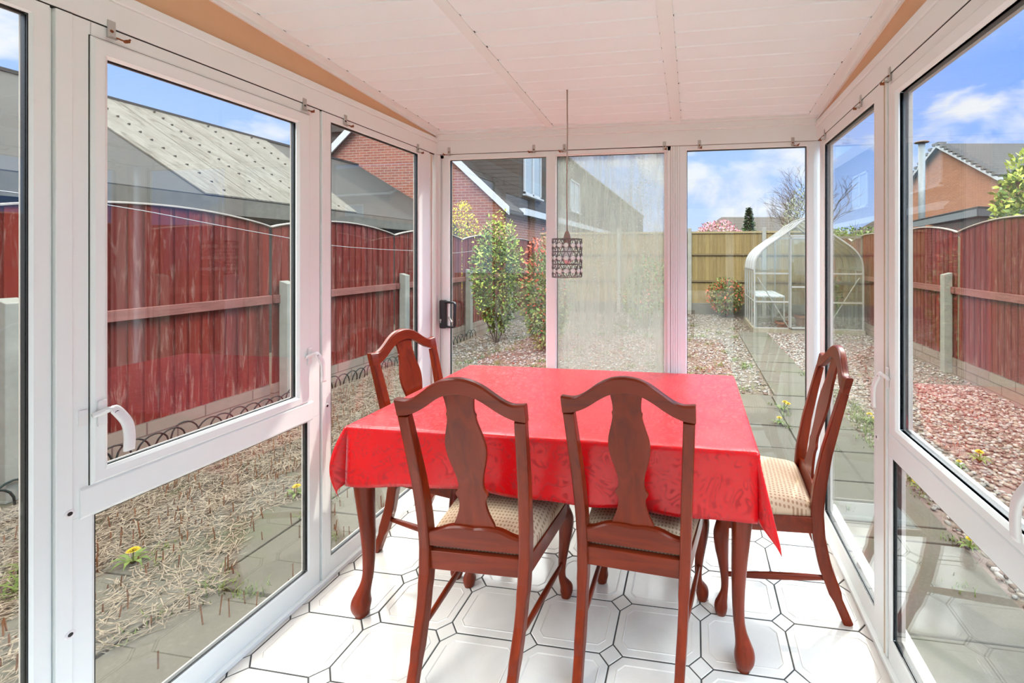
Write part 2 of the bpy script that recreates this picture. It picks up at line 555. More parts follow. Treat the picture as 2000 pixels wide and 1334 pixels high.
def lock_cap(parent, W, a, z):
    bm = bmesh.new()
    c = Vector(W(a, z, 0)); o = (Vector(W(a, z, -1)) - c).normalized()
    loft(bm, [c, c + o * 0.006, c + o * 0.008], [0.011, 0.011, 0.008], n=16)
    k = obj('lock_cap', bm, WHITEP, parent, smooth=False)
    bm = bmesh.new()
    loft(bm, [c + o * 0.0078, c + o * 0.0086], [0.0052, 0.005], n=12)
    obj('lock_button', bm, BLACKP, k)

def espag(parent, W, a, z, side):
    """white lever handle with strike plate; side=+1 grip leans to larger a"""
    bm = bmesh.new()
    wbox(bm, W, a - 0.010, a + 0.010, z - 0.035, z + 0.035, -0.016, -0.008)
    k = obj('window_handle', bm, WHITEP, parent, bevel=0.004)
    bm = bmesh.new()
    b = a + side * 0.012
    pts = [W(b - side * 0.035, z + 0.0, -0.018), W(b - side * 0.012, z + 0.006, -0.024), W(b, z + 0.008, -0.030), W(b + side * 0.012, z - 0.012, -0.036),
           W(b + side * 0.022, z - 0.040, -0.042), W(b + side * 0.026, z - 0.075, -0.043), W(b + side * 0.026, z - 0.115, -0.041)]
    pts = smoothpts(pts, 4)
    n = len(pts)
    sz = [(0.006 + 0.006 * math.sin(min(1, i / n * 2.2) * math.pi / 2), 0.0062) for i in range(n)]
    loft(bm, pts, sz, n=12, ex=3, side=tuple(Vector(W(1, 0, 0)) - Vector(W(0, 0, 0))))
    obj('lever', bm, WHITEP, k, smooth=True)
    bm = bmesh.new()
    c = Vector(W(b + side * 0.003, z - 0.002, -0.036)); o = (Vector(W(0, 0, -1)) - Vector(W(0, 0, 0)))
    loft(bm, [c, c + o * 0.003], [0.0052, 0.005], n=12)
    obj('key_lock', bm, BLACKP, k)
    bm = bmesh.new()
    wbox(bm, W, a - side * 0.040, a - side * 0.022, z - 0.024, z + 0.018, -0.0035, 0.001)
    obj('strike_plate', bm, WHITEP, k, bevel=0.001)

# ------------------------------------------------------------------ floor
def build_floor():
    px, py = 0.316, 0.236
    x0, y0 = 0.025, 1.520            # one of the small diamond tiles
    c = 0.043; g = 0.0029
    bm = bmesh.new()
    box(bm, XL - 0.02, XR + 0.02, YREAR, YB + 0.02, -0.10, -0.0022, 1)
    bmt = bmesh.new()
    def slab(poly, inner=None):
        n = len(poly)
        cx = sum(p[0] for p in poly) / n; cy = sum(p[1] for p in poly) / n
        def ins(d):
            out = []
            for i in range(n):
                p0, p1, p2 = (Vector(poly[(i + k) % n]) for k in (-1, 0, 1))
                e1 = (p1 - p0).normalized(); e2 = (p2 - p1).normalized()
                n1 = Vector((-e1.y, e1.x)); n2 = Vector((-e2.y, e2.x))
                s = n1 + n2
                out.append(p1 + s * (d / max(0.2, 1 + n1.dot(n2))))
            return out
        prof = [(0.0, -0.0022), (0.0, -0.0012), (0.0018, 0.0)]
        if inner:
            prof += [(0.026, 0.0), (0.0272, 0.0016), (0.0295, 0.0016), (0.0325, -0.0003)]
        loops = [[bmt.verts.new((q.x, q.y, z)) for q in ins(d)] for d, z in prof]
        for A, B in zip(loops, loops[1:]):
            for k in range(n):
                bmt.faces.new((A[k], A[(k + 1) % n], B[(k + 1) % n], B[k]))
        bmt.faces.new(loops[-1])
    for i in range(-7, 4):
        for j in range(-13, 6):
            ax, ay = x0 + i * px, y0 + j * py
            d = c - g * 1.4
            slab([(ax, ay - d), (ax + d, ay), (ax, ay + d), (ax - d, ay)])
            x1, y1 = ax + px, ay + py
            slab([(ax + c, ay + g), (x1 - c, ay + g), (x1 - g, ay + c), (x1 - g, y1 - c), (x1 - c, y1 - g), (ax + c, y1 - g), (ax + g, y1 - c), (ax + g, ay + c)], True)
    for co, no in (((XL - 0.01, 0, 0), (-1, 0, 0)), ((XR + 0.01, 0, 0), (1, 0, 0)), ((0, YB + 0.01, 0), (0, 1, 0)), ((0, YREAR, 0), (0, -1, 0))):
        bmesh.ops.bisect_plane(bmt, geom=bmt.verts[:] + bmt.edges[:] + bmt.faces[:], plane_co=co, plane_no=no, clear_outer=True)
    me = bpy.data.meshes.new('tmp'); bmt.to_mesh(me); bmt.free()
    bm.from_mesh(me); bpy.data.meshes.remove(me)
    bmesh.ops.recalc_face_normals(bm, faces=bm.faces)
    me = bpy.data.meshes.new('floor'); bm.to_mesh(me); bm.free()
    o = mesh_obj('floor', me, [TILE, GROUT])
    struct(o)
build_floor()

# ------------------------------------------------------------------ ceiling
CK = 0.085; CZ = 2.178
def cz(y): return CZ + CK * (2.5 - y)
def build_ceiling():
    bm = bmesh.new()
    pitch = 0.1005
    ys = [2.437 - pitch * k for k in range(0, 37)]
    prof = [(YB + 0.06, 0.0)]
    for y in ys:
        if y < YREAR: break
        prof += [(y + 0.0065, 0.0), (y + 0.003, 0.0045), (y - 0.0015, 0.0045), (y - 0.0035, 0.0)]
    prof.append((YREAR, 0.0))
    xa, xb = XL - 0.12, XR + 0.12
    A = [bm.verts.new((xa, y, cz(y) + h)) for y, h in prof]; B = [bm.verts.new((xb, y, cz(y) + h)) for y, h in prof]
    for i in range(len(prof) - 1):
        bm.faces.new((A[i], A[i + 1], B[i + 1], B[i]))
    A2 = [bm.verts.new((xa, y, cz(y) + 0.04)) for y in (YB + 0.06, YREAR)]; B2 = [bm.verts.new((xb, y, cz(y) + 0.04)) for y in (YB + 0.06, YREAR)]
    bm.faces.new((A2[0], B2[0], B2[1], A2[1]))
    bm.faces.new((A[0], B[0], B2[0], A2[0])); bm.faces.new((A[-1], A2[1], B2[1], B[-1]))
    bm.faces.new(A[:] + [A2[1], A2[0]]); bm.faces.new(B[:] + [B2[1], B2[0]])
    struct(obj('ceiling', bm, CEIL))
    # glazing-bar cover strips running down the roof, with dark plank ends showing at their edge
    def strip(name, x0, x1, marks):
        bm = bmesh.new()
        def q(x, y, dz): return (x, y, cz(y) + dz)
        def sb(x0, x1, ya, yb, z0, z1, mi):
            vs = [bm.verts.new(q(x, y, z)) for x in (x0, x1) for y in (ya, yb) for z in (z0, z1)]
            for f in ((0, 1, 3, 2), (4, 6, 7, 5), (0, 4, 5, 1), (2, 3, 7, 6), (0, 2, 6, 4), (1, 5, 7, 3)):
                bm.faces.new([vs[i] for i in f]).material_index = mi
        sb(x0, x1, YREAR, YB - 0.004, -0.006, 0.002, 0)
        for s, xe in marks:
            for k, y in enumerate(ys):
                if y < YREAR or y > YB - 0.03: continue
                r = random.Random(int(k * 7 + s * 3 + xe * 100))
                sb(*(sorted((xe, xe + s * (0.001 + 0.003 * r.random() ** 2)))), y - 0.006, y + 0.004, -0.0012, 0.0, 1)
        o = obj(name, bm, [UPVC, GROOVE]); struct(o)
    strip('trim_1', -0.862, -0.817, [(1, -0.817)])
    strip('trim_2', -0.125, -0.071, [(-1, -0.125), (1, -0.071)])
    strip('trim_3', XL, XL + 0.055, [(1, XL + 0.055)])
    strip('trim_4', XR - 0.055, XR, [(-1, XR - 0.055)])
    bm = bmesh.new()
    box(bm, XL, XR, YB - 0.035, YB + 0.06, 2.165, 2.186)
    box(bm, XL, XR, YB - 0.018, YB + 0.06, 2.130, 2.168)
    struct(obj('trim_5', bm, UPVC, bevel=0.002))
build_ceiling()

# ------------------------------------------------------------------ walls: head beams, infill and posts
def build_side_wall(name, W, sgn):
    bm = bmesh.new()
    # head beam and its small upper ledge
    wbox(bm, W, YREAR, YB + 0.06, 2.045, 2.118, -0.004, 0.07)
    wbox(bm, W, YREAR, YB + 0.06, 2.118, 2.147, -0.012, 0.07)
    # bottom cill under the frames and the plinth below it
    wbox(bm, W, YREAR, YB + 0.06, 0.0, 0.018, -0.018, 0.05)
    wbox(bm, W, YREAR, YB + 0.06, -0.115, 0.0, 0.012, 0.075)
    root = obj(name, bm, UPVC, bevel=0.0025); struct(root)
    # painted triangular infill between beam and sloping roof
    bm = bmesh.new()
    pts = [(YREAR, 2.140), (YB + 0.03, 2.140), (YB + 0.03, cz(YB) + 0.002), (YREAR, cz(YREAR) + 0.002)]
    prism(bm, pts, lambda p: W(p[0], p[1], 0.004), lambda p: W(p[0], p[1], 0.05))
    obj('infill_panel', bm, PEACH, root)
    bm = bmesh.new()
    A = []
    for d0, d1, z0, z1 in ((-0.006, 0.004, -0.022, 0.0),):
        vs = [bm.verts.new(W(y, cz(y) + z, d)) for y in (YREAR, YB) for z in (z0, z1) for d in (d0, d1)]
        for f in ((0, 1, 3, 2), (4, 6, 7, 5), (0, 4, 5, 1), (2, 3, 7, 6), (0, 2, 6, 4), (1, 5, 7, 3)):
            bm.faces.new([vs[i] for i in f])
    obj('edge_bead', bm, UPVC, root)
    # thin dark joint between the beam and the frames below
    bm = bmesh.new()
    wbox(bm, W, YREAR, YB, 2.0415, 2.0455, 0.0005, 0.05)
    obj('joint_gap', bm, GROOVE, root)
    # outside cill
    bm = bmesh.new()
    wbox(bm, W, YREAR, YB + 0.1, 0.000, 0.016, 0.030, 0.120)
    obj('outer_cill', bm, CILL, root, bevel=0.003)
    return root
wl = build_side_wall('wall_left', WL, -1)
wr = build_side_wall('wall_right', WR, 1)

def post(name, W, a0, a1, d=-0.006, z1=2.04):
    """coupling cover between two frames: raised strip with a shadow groove each side"""
    bm = bmesh.new()
    wbox(bm, W, a0, a0 + 0.007, 0.018, z1, 0.006, 0.028)
    wbox(bm, W, a0 + 0.007, a1, 0.018, z1, d, 0.028)
    o = obj(name, bm, UPVC, bevel=0.002); struct(o); return o

FW = 0.045
def fixed_window(name, W, a0, a1, ga0, ga1, gz0, gz1, glass=None, z0=0.018, z1=2.0415):
    root = bpy.data.objects.new(name, None); link(root); struct(root)
    bm = bmesh.new()
    # frame face between outer rectangle and glazing bead
    o = [(a0, z0), (a1, z0), (a1, z1), (a0, z1)]
    b = 0.009
    i1 = [(ga0 - b, gz0 - b), (ga1 + b, gz0 - b), (ga1 + b, gz1 + b), (ga0 - b, gz1 + b)]
    i2 = [(ga0, gz0), (ga1, gz0), (ga1, gz1), (ga0, gz1)]
    L = []
    for loop, d in ((o, 0.028), (o, 0.0), (i1, 0.0), (i1, -0.001), (i2, 0.006), (i2, 0.010), (i1, 0.028)):
        L.append([bm.verts.new(W(a, z, d)) for a, z in loop])
    for A, B in zip(L, L[1:] + L[:1]):
        for k in range(4):
            bm.faces.new((A[k], A[(k + 1) % 4], B[(k + 1) % 4], B[k]))
    obj('window_frame', bm, UPVC, root, bevel=0.0012, seg=1)
    glazing(root, W, ga0, ga1, gz0, gz1, glass)
    return root

def casement_window(name, W, a0, a1, s0, s1, ga0, ga1):
    """opening casement above a fixed lower light, as on both long walls"""
    root = bpy.data.objects.new(name, None); link(root); struct(root)
    z0, z1 = 0.018, 2.0415
    zt0, zt1 = 0.735, 0.803      # transom
    lg = (ga0 - 0.02, ga1 + 0.055, 0.106, 0.722)
    bm = bmesh.new()
    # outer frame: jambs, head, transom and bottom rail as one welded frame
    wbox(bm, W, a0, s0 + 0.004, 0.735, z1, 0.0, 0.028)
    wbox(bm, W, s1 - 0.004, a1, 0.735, z1, 0.0, 0.028)
    wbox(bm, W, s0, s1, 2.004, z1, 0.0, 0.028)
    obj('window_frame', bm, UPVC, root, bevel=0.0015)
    bm = bmesh.new()
    prism(bm, [(-0.006, 0.803), (0.0, 0.809), (0.026, 0.809), (0.026, 0.727), (0.0, 0.727), (-0.006, 0.733)],
          lambda p: W(s0 - 0.02, p[1], p[0]), lambda p: W(s1 + 0.018, p[1], p[0]))
    obj('transom', bm, UPVC, root, bevel=0.0015)
    bm = bmesh.new()
    o = [(a0, z0), (a1, z0), (a1, 0.735), (a0, 0.735)]
    i1 = [(lg[0] - 0.009, lg[2] - 0.009), (lg[1] + 0.009, lg[2] - 0.009), (lg[1] + 0.009, lg[3] + 0.006), (lg[0] - 0.009, lg[3] + 0.006)]
    i2 = [(lg[0], lg[2]), (lg[1], lg[2]), (lg[1], lg[3]), (lg[0], lg[3])]
    L = []
    for loop, d in ((o, 0.028), (o, 0.0), (i1, 0.0), (i1, -0.001), (i2, 0.006), (i2, 0.010), (i1, 0.028)):
        L.append([bm.verts.new(W(a, z, d)) for a, z in loop])
    for A, B in zip(L, L[1:] + L[:1]):
        for k in range(4):
            bm.faces.new((A[k], A[(k + 1) % 4], B[(k + 1) % 4], B[k]))
    obj('lower_frame', bm, UPVC, root, bevel=0.0012, seg=1)
    glazing(root, W, lg[0], lg[1], lg[2], lg[3])
    # sash, standing proud of the outer frame, with a dark gap all round
    gz0, gz1 = 0.846, 1.953
    bm = bmesh.new()
    sz0, sz1 = 0.809, 2.003
    o = [(s0, sz0), (s1, sz0), (s1, sz1), (s0, sz1)]
    oc = [(s0 + 0.006, sz0 + 0.006), (s1 - 0.006, sz0 + 0.006), (s1 - 0.006, sz1 - 0.006), (s0 + 0.006, sz1 - 0.006)]
    i1 = [(ga0 - 0.009, gz0 - 0.009), (ga1 + 0.009, gz0 - 0.009), (ga1 + 0.009, gz1 + 0.009), (ga0 - 0.009, gz1 + 0.009)]
    i2 = [(ga0, gz0), (ga1, gz0), (ga1, gz1), (ga0, gz1)]
    L = []
    for loop, d in ((o, 0.024), (o, -0.004), (oc, -0.010), (i1, -0.010), (i1, -0.011), (i2, -0.003), (i2, 0.010), (i1, 0.024)):
        L.append([bm.verts.new(W(a, z, d)) for a, z in loop])
    for A, B in zip(L, L[1:] + L[:1]):
        for k in range(4):
            bm.faces.new((A[k], A[(k + 1) % 4], B[(k + 1) % 4], B[k]))
    sash = obj('sash', bm, UPVC, root, bevel=0.0012, seg=1)
    bm = bmesh.new()
    frame(bm, W, s0 - 0.0022, s1 + 0.0022, sz0 - 0.0022, sz1 + 0.0022, [(0, -0.0003), (0.004, -0.0003), (0.004, 0.03), (0, 0.03)])
    obj('sash_seal', bm, GROOVE, root)
    glazing(root, W, ga0, ga1, gz0, gz1, d=-0.003)
    return root

# left wall
w = fixed_window('window_1', WL, 0.10, 0.853, 0.150, 0.817, 0.097, 2.002)
post('trim_6', WL, 0.853, 0.891)
lock_cap(bpy.data.objects['trim_6'], WL, 0.884, 0.757); lock_cap(bpy.data.objects['trim_6'], WL, 0.885, 0.447)
w = casement_window('window_2', WL, 0.891, 1.645, 0.925, 1.590, 0.959, 1.531)
espag(w, WL, 0.943, 0.995, 1); espag(w, WL, 1.583, 1.0, 1)
post('trim_7', WL, 1.645, 1.672)
w = fixed_window('window_3', WL, 1.672, 2.43, 1.710, 2.318, 0.090, 2.006)
lock_cap(w, WL, 1.676, 0.762)
post('trim_8', WL, 2.43, 2.472, d=0.004)
w = fixed_window('window_4', WL, YREAR + 0.05, 0.065, YREAR + 0.1, 0.025, 0.097, 2.002)
post('trim_9', WL, 0.065, 0.10)
# right wall
w = fixed_window('window_5', WR, 1.705, 2.445, 1.760, 2.383, 0.098, 1.990)
lock_cap(w, WR, 1.712, 0.755)
post('trim_10', WR, 1.630, 1.705, d=-0.004)
w = casement_window('window_6', WR, 0.885, 1.630, 0.945, 1.602, 0.985, 1.549)
espag(w, WR, 1.610, 1.0, 1); espag(w, WR, 0.925, 0.975, 1)
post('trim_11', WR, 0.850, 0.885)
w = fixed_window('window_7', WR, 0.10, 0.850, 0.150, 0.810, 0.097, 2.002)
w = fixed_window('window_8', WR, YREAR + 0.05, 0.065, YREAR + 0.1, 0.025, 0.097, 2.002)
post('trim_12', WR, 0.065, 0.10)
post('trim_13', WR, 2.445, 2.480, d=0.004)
# thin line of aged sealant on the corner cover
for i, (W, a) in enumerate(((WR, 1.652), (WR, 2.452), (WL, 2.452))):
    bm = bmesh.new(); wbox(bm, W, a - 0.0025, a + 0.0025, 0.02, 2.04, -0.0062 if a < 2 else 0.002, 0.01)
    obj('sealant_line', bm, DISCOL, bpy.data.objects[('trim_10', 'trim_13', 'trim_8')[i]])

# back wall
bm = bmesh.new()
wbox(bm, WB, XL - 0.06, XR + 0.06, 2.045, 2.132, -0.004, 0.07)
wbox(bm, WB, XL - 0.06, XR + 0.06, 0.0, 0.018, -0.018, 0.05)
wbox(bm, WB, XL - 0.06, XR + 0.06, -0.115, 0.0, 0.012, 0.075)
wb = obj('wall_back', bm, UPVC, bevel=0.0025); struct(wb)
bm = bmesh.new(); wbox(bm, WB, XL, XR, 2.0428, 2.0450, 0.0012, 0.05); obj('joint_gap', bm, REVEAL, wb)
bm = bmesh.new(); wbox(bm, WB, XL - 0.1, XR + 0.1, 0.0, 0.016, 0.066, 0.135); obj('outer_cill', bm, CILL, wb, bevel=0.003)
# sliding door
door = bpy.data.objects.new('door_1', None); link(door); struct(door)
bm = bmesh.new()
wbox(bm, WB, -1.560, -1.536, 0.018, 2.042, 0.0, 0.06)
wbox(bm, WB, -1.560, -0.131, 2.018, 2.042, 0.0, 0.06)
wbox(bm, WB, -1.560, -0.131, 0.018, 0.05, 0.0, 0.06)
wbox(bm, WB, -0.150, -0.131, 0.018, 2.042, 0.0, 0.06)
obj('door_frame', bm, UPVC, door, bevel=0.002)
def door_leaf(a0, a1, ga0, ga1, gz0, gz1, d, glass, nm):
    bm = bmesh.new()
    z0, z1 = 0.045, 2.022
    o = [(a0, z0), (a1, z0), (a1, z1), (a0, z1)]
    i1 = [(ga0 - 0.006, gz0 - 0.006), (ga1 + 0.006, gz0 - 0.006), (ga1 + 0.006, gz1 + 0.006), (ga0 - 0.006, gz1 + 0.006)]
    i2 = [(ga0, gz0), (ga1, gz0), (ga1, gz1), (ga0, gz1)]
    L = []
    for loop, dd in ((o, d + 0.035), (o, d), (i1, d), (i2, d + 0.005), (i2, d + 0.012), (i1, d + 0.035)):
        L.append([bm.verts.new(WB(a, z, dd)) for a, z in loop])
    for A, B in zip(L, L[1:] + L[:1]):
        for k in range(4):
            bm.faces.new((A[k], A[(k + 1) % 4], B[(k + 1) % 4], B[k]))
    s = obj(nm, bm, UPVC, door, bevel=0.001, seg=1)
    glazing(door, WB, ga0, ga1, gz0, gz1, glass, d=d + 0.002, rev=0.0)
    return s
leaf = door_leaf(-1.540, -0.816, -1.497, -0.876, 0.09, 2.008, -0.002, GLASS, 'sliding_leaf')
door_leaf(-0.860, -0.150, -0.812, -0.170, 0.09, 2.012, 0.012, FOGGLASS, 'fixed_leaf')
# black handle with D-shaped pull and key cylinder
bm = bmesh.new()
wbox(bm, WB, -1.558, -1.512, 0.965, 1.140, -0.022, 0.0)
hb = obj('door_handle', bm, BLACKP, door, bevel=0.008, seg=3)
bm = bmesh.new()
g0 = [WB(-1.516, 1.128, -0.016), WB(-1.475, 1.128, -0.022), WB(-1.452, 1.126, -0.026), WB(-1.446, 1.115, -0.028), WB(-1.446, 1.05, -0.030),
      WB(-1.446, 0.99, -0.028), WB(-1.452, 0.978, -0.026), WB(-1.475, 0.976, -0.022), WB(-1.516, 0.976, -0.016)]
loft(bm, g0, [(0.009, 0.007)] * 9, n=12, ex=3, side=(0, 1, 0))
obj('pull_grip', bm, BLACKP, hb, smooth=True)
bm = bmesh.new()
c = Vector(WB(-1.545, 1.018, -0.022)); loft(bm, [c, c + Vector((0, -0.003, 0))], [0.007, 0.0065], n=14)
wbox(bm, WB, -1.5478, -1.5422, 1.000, 1.016, -0.0245, -0.02)
obj('key_cylinder', bm, STEEL, hb)
bm = bmesh.new()
loft(bm, [WB(-1.502, 1.036, -0.006), WB(-1.472, 1.012, -0.024), WB(-1.465, 1.008, -0.026)], [(0.003, 0.006)] * 3, n=10, side=(0, 1, 0))
obj('thumb_latch', bm, STEEL, hb)
# grooved post between door and right-hand window
bm = bmesh.new()
for a in (-0.131, -0.118, -0.105, -0.092):
    wbox(bm, WB, a + 0.0012, a + 0.0120, 0.018, 2.042, -0.003, 0.06)
wbox(bm, WB, -0.131, -0.078, 0.018, 2.042, 0.001, 0.055)
struct(obj('trim_14', bm, UPVC, bevel=0.001, seg=1))
fixed_window('window_9', WB, -0.078, 0.648, -0.036, 0.608, 0.090, 2.013)
# corner posts
for nm, x0, x1 in (('trim_15', XL - 0.06, XL + 0.026), ('trim_16', XR - 0.02, XR + 0.06)):
    bm = bmesh.new(); wbox(bm, WB, x0, x1, 0.018, 2.045, 0.002 if nm == 'trim_15' else 0.003, 0.06)
    wbox(bm, WB, x0, x0 + 0.07, 0.018, 2.045, -0.024 if nm == 'trim_15' else 0.004, 0.06)
    struct(obj(nm, bm, UPVC, bevel=0.002))

# curtain wire brackets along the head beams
BRK_MAT = [STEEL, RUST]
def bracket(W, a, z, rusty, label, along=1):
    c = W(a, z, 0)
    t = thing('curtain_bracket', label, 'bracket', c, 0, 'curtain wire brackets along the head beams')
    def L(da, dz, d):
        k_ = 1.45
        p = Vector(W(a + da * k_, z + dz * k_, d)) - Vector(c); return p
    def lb(bm, a0, a1, z0, z1, d0, d1):
        vs = [bm.verts.new(L(x, y, d)) for x in (a0, a1) for y in (z0, z1) for d in (d0, d1)]
        for f in ((0, 1, 3, 2), (4, 6, 7, 5), (0, 4, 5, 1), (2, 3, 7, 6), (0, 2, 6, 4), (1, 5, 7, 3)):
            bm.faces.new([vs[i] for i in f])
    bm = bmesh.new()
    lb(bm, -0.006, 0.006, -0.020, 0.014, -0.0065, -0.0042)
    lb(bm, -0.006, 0.006, -0.020, -0.0175, -0.022, -0.0042)
    obj('plate', bm, STEEL, t, bevel=0.0008, seg=1)
    bm = bmesh.new()
    o = L(0, 0, -1).normalized() if L(0, 0, -1).length > 0 else Vector((0, 1, 0))
    p = L(0, -0.006, -0.0066)
    loft(bm, [p, p + o * 0.002], [0.0042, 0.003], n=10)
    obj('screw', bm, RUST if rusty else BLACKP, t)
    bm = bmesh.new()
    pts = [L(0, -0.019, -0.020), L(along * 0.008, -0.020, -0.022), L(along * 0.018, -0.019, -0.020), L(along * 0.022, -0.012, -0.018)]
    loft(bm, pts, [0.0022] * 4, n=8)
    loft(bm, [L(along * 0.017, -0.018, -0.012), L(along * 0.017, -0.018, -0.024)], [0.0045, 0.0045], n=10)
    obj('hook', bm, RUST, t)
for W, a, z, r, lab, al in (
    (WL, 0.966, 2.043, 1, 'large pale curtain bracket over the near end of the left casement window', 1),
    (WL, 1.567, 2.043, 0, 'grey curtain bracket over the far end of the left casement window', 1),
    (WL, 1.779, 2.043, 0, 'grey curtain bracket over the near end of the narrow left fixed window', 1),
    (WL, 2.311, 2.043, 0, 'small curtain bracket on left wall beam right by the back corner', 1),
    (WB, -1.500, 2.066, 1, 'rusty curtain bracket above the left edge of the sliding door, over the black handle', -1),
    (WB, -0.950, 2.062, 1, 'rusty curtain bracket left of the pendant cord, above the sliding leaf', -1),
    (WB, -0.760, 2.058, 1, 'brown rusty curtain bracket directly beside the pendant cord', -1),
    (WB, -0.166, 2.050, 1, 'rust-stained curtain bracket at the top right corner of the misted glass', 0.4),
    (WB, 0.032, 2.050, 1, 'rusty curtain bracket above left edge of the clear back window', 0.4),
    (WB, 0.537, 2.045, 1, 'rusty curtain bracket above right edge of the clear back window', 1),
    (WR, 2.365, 2.043, 1, 'thin curtain bracket in the back right corner on the right wall beam', 1),
    (WR, 1.875, 2.043, 1, 'orange-rusted curtain bracket over the middle of the narrow right window', 1),
    (WR, 1.613, 2.043, 1, 'orange-rusted curtain bracket over the start of the right casement window', 1)):
    bracket(W, a, z, r, lab, al)

# house wall behind the camera with glazed double doors; it shows as a reflection in the panes
bm = bmesh.new()
box(bm, XL - 0.12, -0.95, YREAR - 0.12, YREAR, -0.1, cz(YREAR) + 0.04)
box(bm, 0.55, XR + 0.12, YREAR - 0.12, YREAR, -0.1, cz(YREAR) + 0.04)
box(bm, -0.95, 0.55, YREAR - 0.12, YREAR, 2.08, cz(YREAR) + 0.04)
struct(obj('wall_rear', bm, BRICK_L))
d2 = bpy.data.objects.new('door_2', None); link(d2); struct(d2)
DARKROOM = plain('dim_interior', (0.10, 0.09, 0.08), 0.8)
bm = bmesh.new(); box(bm, -0.95, 0.55, YREAR - 0.6, YREAR - 0.55, 0, 2.08)
obj('hall_wall', bm, DARKROOM, d2)
bm = bmesh.new(); box(bm, -0.95, 0.55, YREAR - 0.6, YREAR - 0.02, -0.05, 0.0)
obj('threshold', bm, DARKROOM, d2)
for i, (x0, x1) in enumerate(((-0.95, -0.2), (-0.2, 0.55))):
    bm = bmesh.new()
    y0, y1 = YREAR - 0.05, YREAR + 0.004
    box(bm, x0 + 0.005, x0 + 0.11, y0, y1, 0.0, 2.07); box(bm, x1 - 0.11, x1 - 0.005, y0, y1, 0.0, 2.07)
    box(bm, x0 + 0.1, x1 - 0.1, y0, y1, 0.0, 0.12); box(bm, x0 + 0.1, x1 - 0.1, y0, y1, 0.80, 0.92); box(bm, x0 + 0.1, x1 - 0.1, y0, y1, 1.95, 2.07)
    box(bm, x0 + 0.1, x1 - 0.1, y0 + 0.01, y1 - 0.02, 0.1, 0.82)
    lf = obj('door_leaf', bm, UPVC, d2, bevel=0.004)
    bm = bmesh.new(); box(bm, x0 + 0.1, x1 - 0.1, y0 + 0.02, y0 + 0.026, 0.92, 1.95); obj('door_glass', bm, GLASS, lf)

# ------------------------------------------------------------------ dining table
def build_table():
    t = thing('dining_table', 'dark-stained wooden dining table with cabriole legs under the red cloth', 'table', (-0.563, 2.0, 0))
    x0, x1, y0, y1 = -0.768, 0.768, -0.472, 0.456
    bm = bmesh.new(); box(bm, x0, x1, y0, y1, 0.722, 0.746)
    obj('tabletop', bm, WOOD_X, t, bevel=0.006)
    bm = bmesh.new()
    box(bm, x0 + 0.05, x1 - 0.05, y0 + 0.015, y0 + 0.035, 0.635, 0.722); box(bm, x0 + 0.05, x1 - 0.05, y1 - 0.065, y1 - 0.045, 0.635, 0.722)
    box(bm, x0 + 0.045, x0 + 0.065, y0 + 0.05, y1 - 0.05, 0.635, 0.722); box(bm, x1 - 0.065, x1 - 0.045, y0 + 0.05, y1 - 0.05, 0.635, 0.722)
    obj('apron', bm, WOOD_X, t, bevel=0.002)
    for sx in (-1, 1):
        for sy in (-1, 1):
            cx = (x1 - 0.046) if sx > 0 else (x0 + 0.046); cy = (y1 - 0.046) if sy > 0 else (y0 + 0.024)
            # centre line (outward offset along the diagonal, z), half size
            key = [(0.000, 0.722, 0.039, 4.0), (0.000, 0.64, 0.039, 4.0), (0.006, 0.58, 0.038, 3.0), (0.008, 0.52, 0.036, 2.5), (0.003, 0.44, 0.032, 2.2),
                   (-0.004, 0.34, 0.027, 2.0), (-0.008, 0.24, 0.0225, 2.0), (-0.006, 0.16, 0.020, 2.0), (0.002, 0.115, 0.021, 2.0), (0.012, 0.082, 0.027, 2.0),
                   (0.018, 0.055, 0.0345, 2.0), (0.018, 0.034, 0.034, 2.0), (0.015, 0.012, 0.027, 2.0), (0.014, 0.0, 0.024, 2.0)]
            key = smoothpts(key, 4)
            bm = bmesh.new()
            dg = Vector((sx, sy, 0)).normalized()
            path = [(cx + dg.x * k[0], cy + dg.y * k[0], k[1]) for k in key]
            loft(bm, path, [(k[2], k[2]) for k in key], n=20, ex=2.3, side=(1, 0, 0))
            obj('leg', bm, WOOD_V, t, smooth=True)
    return t
build_table()

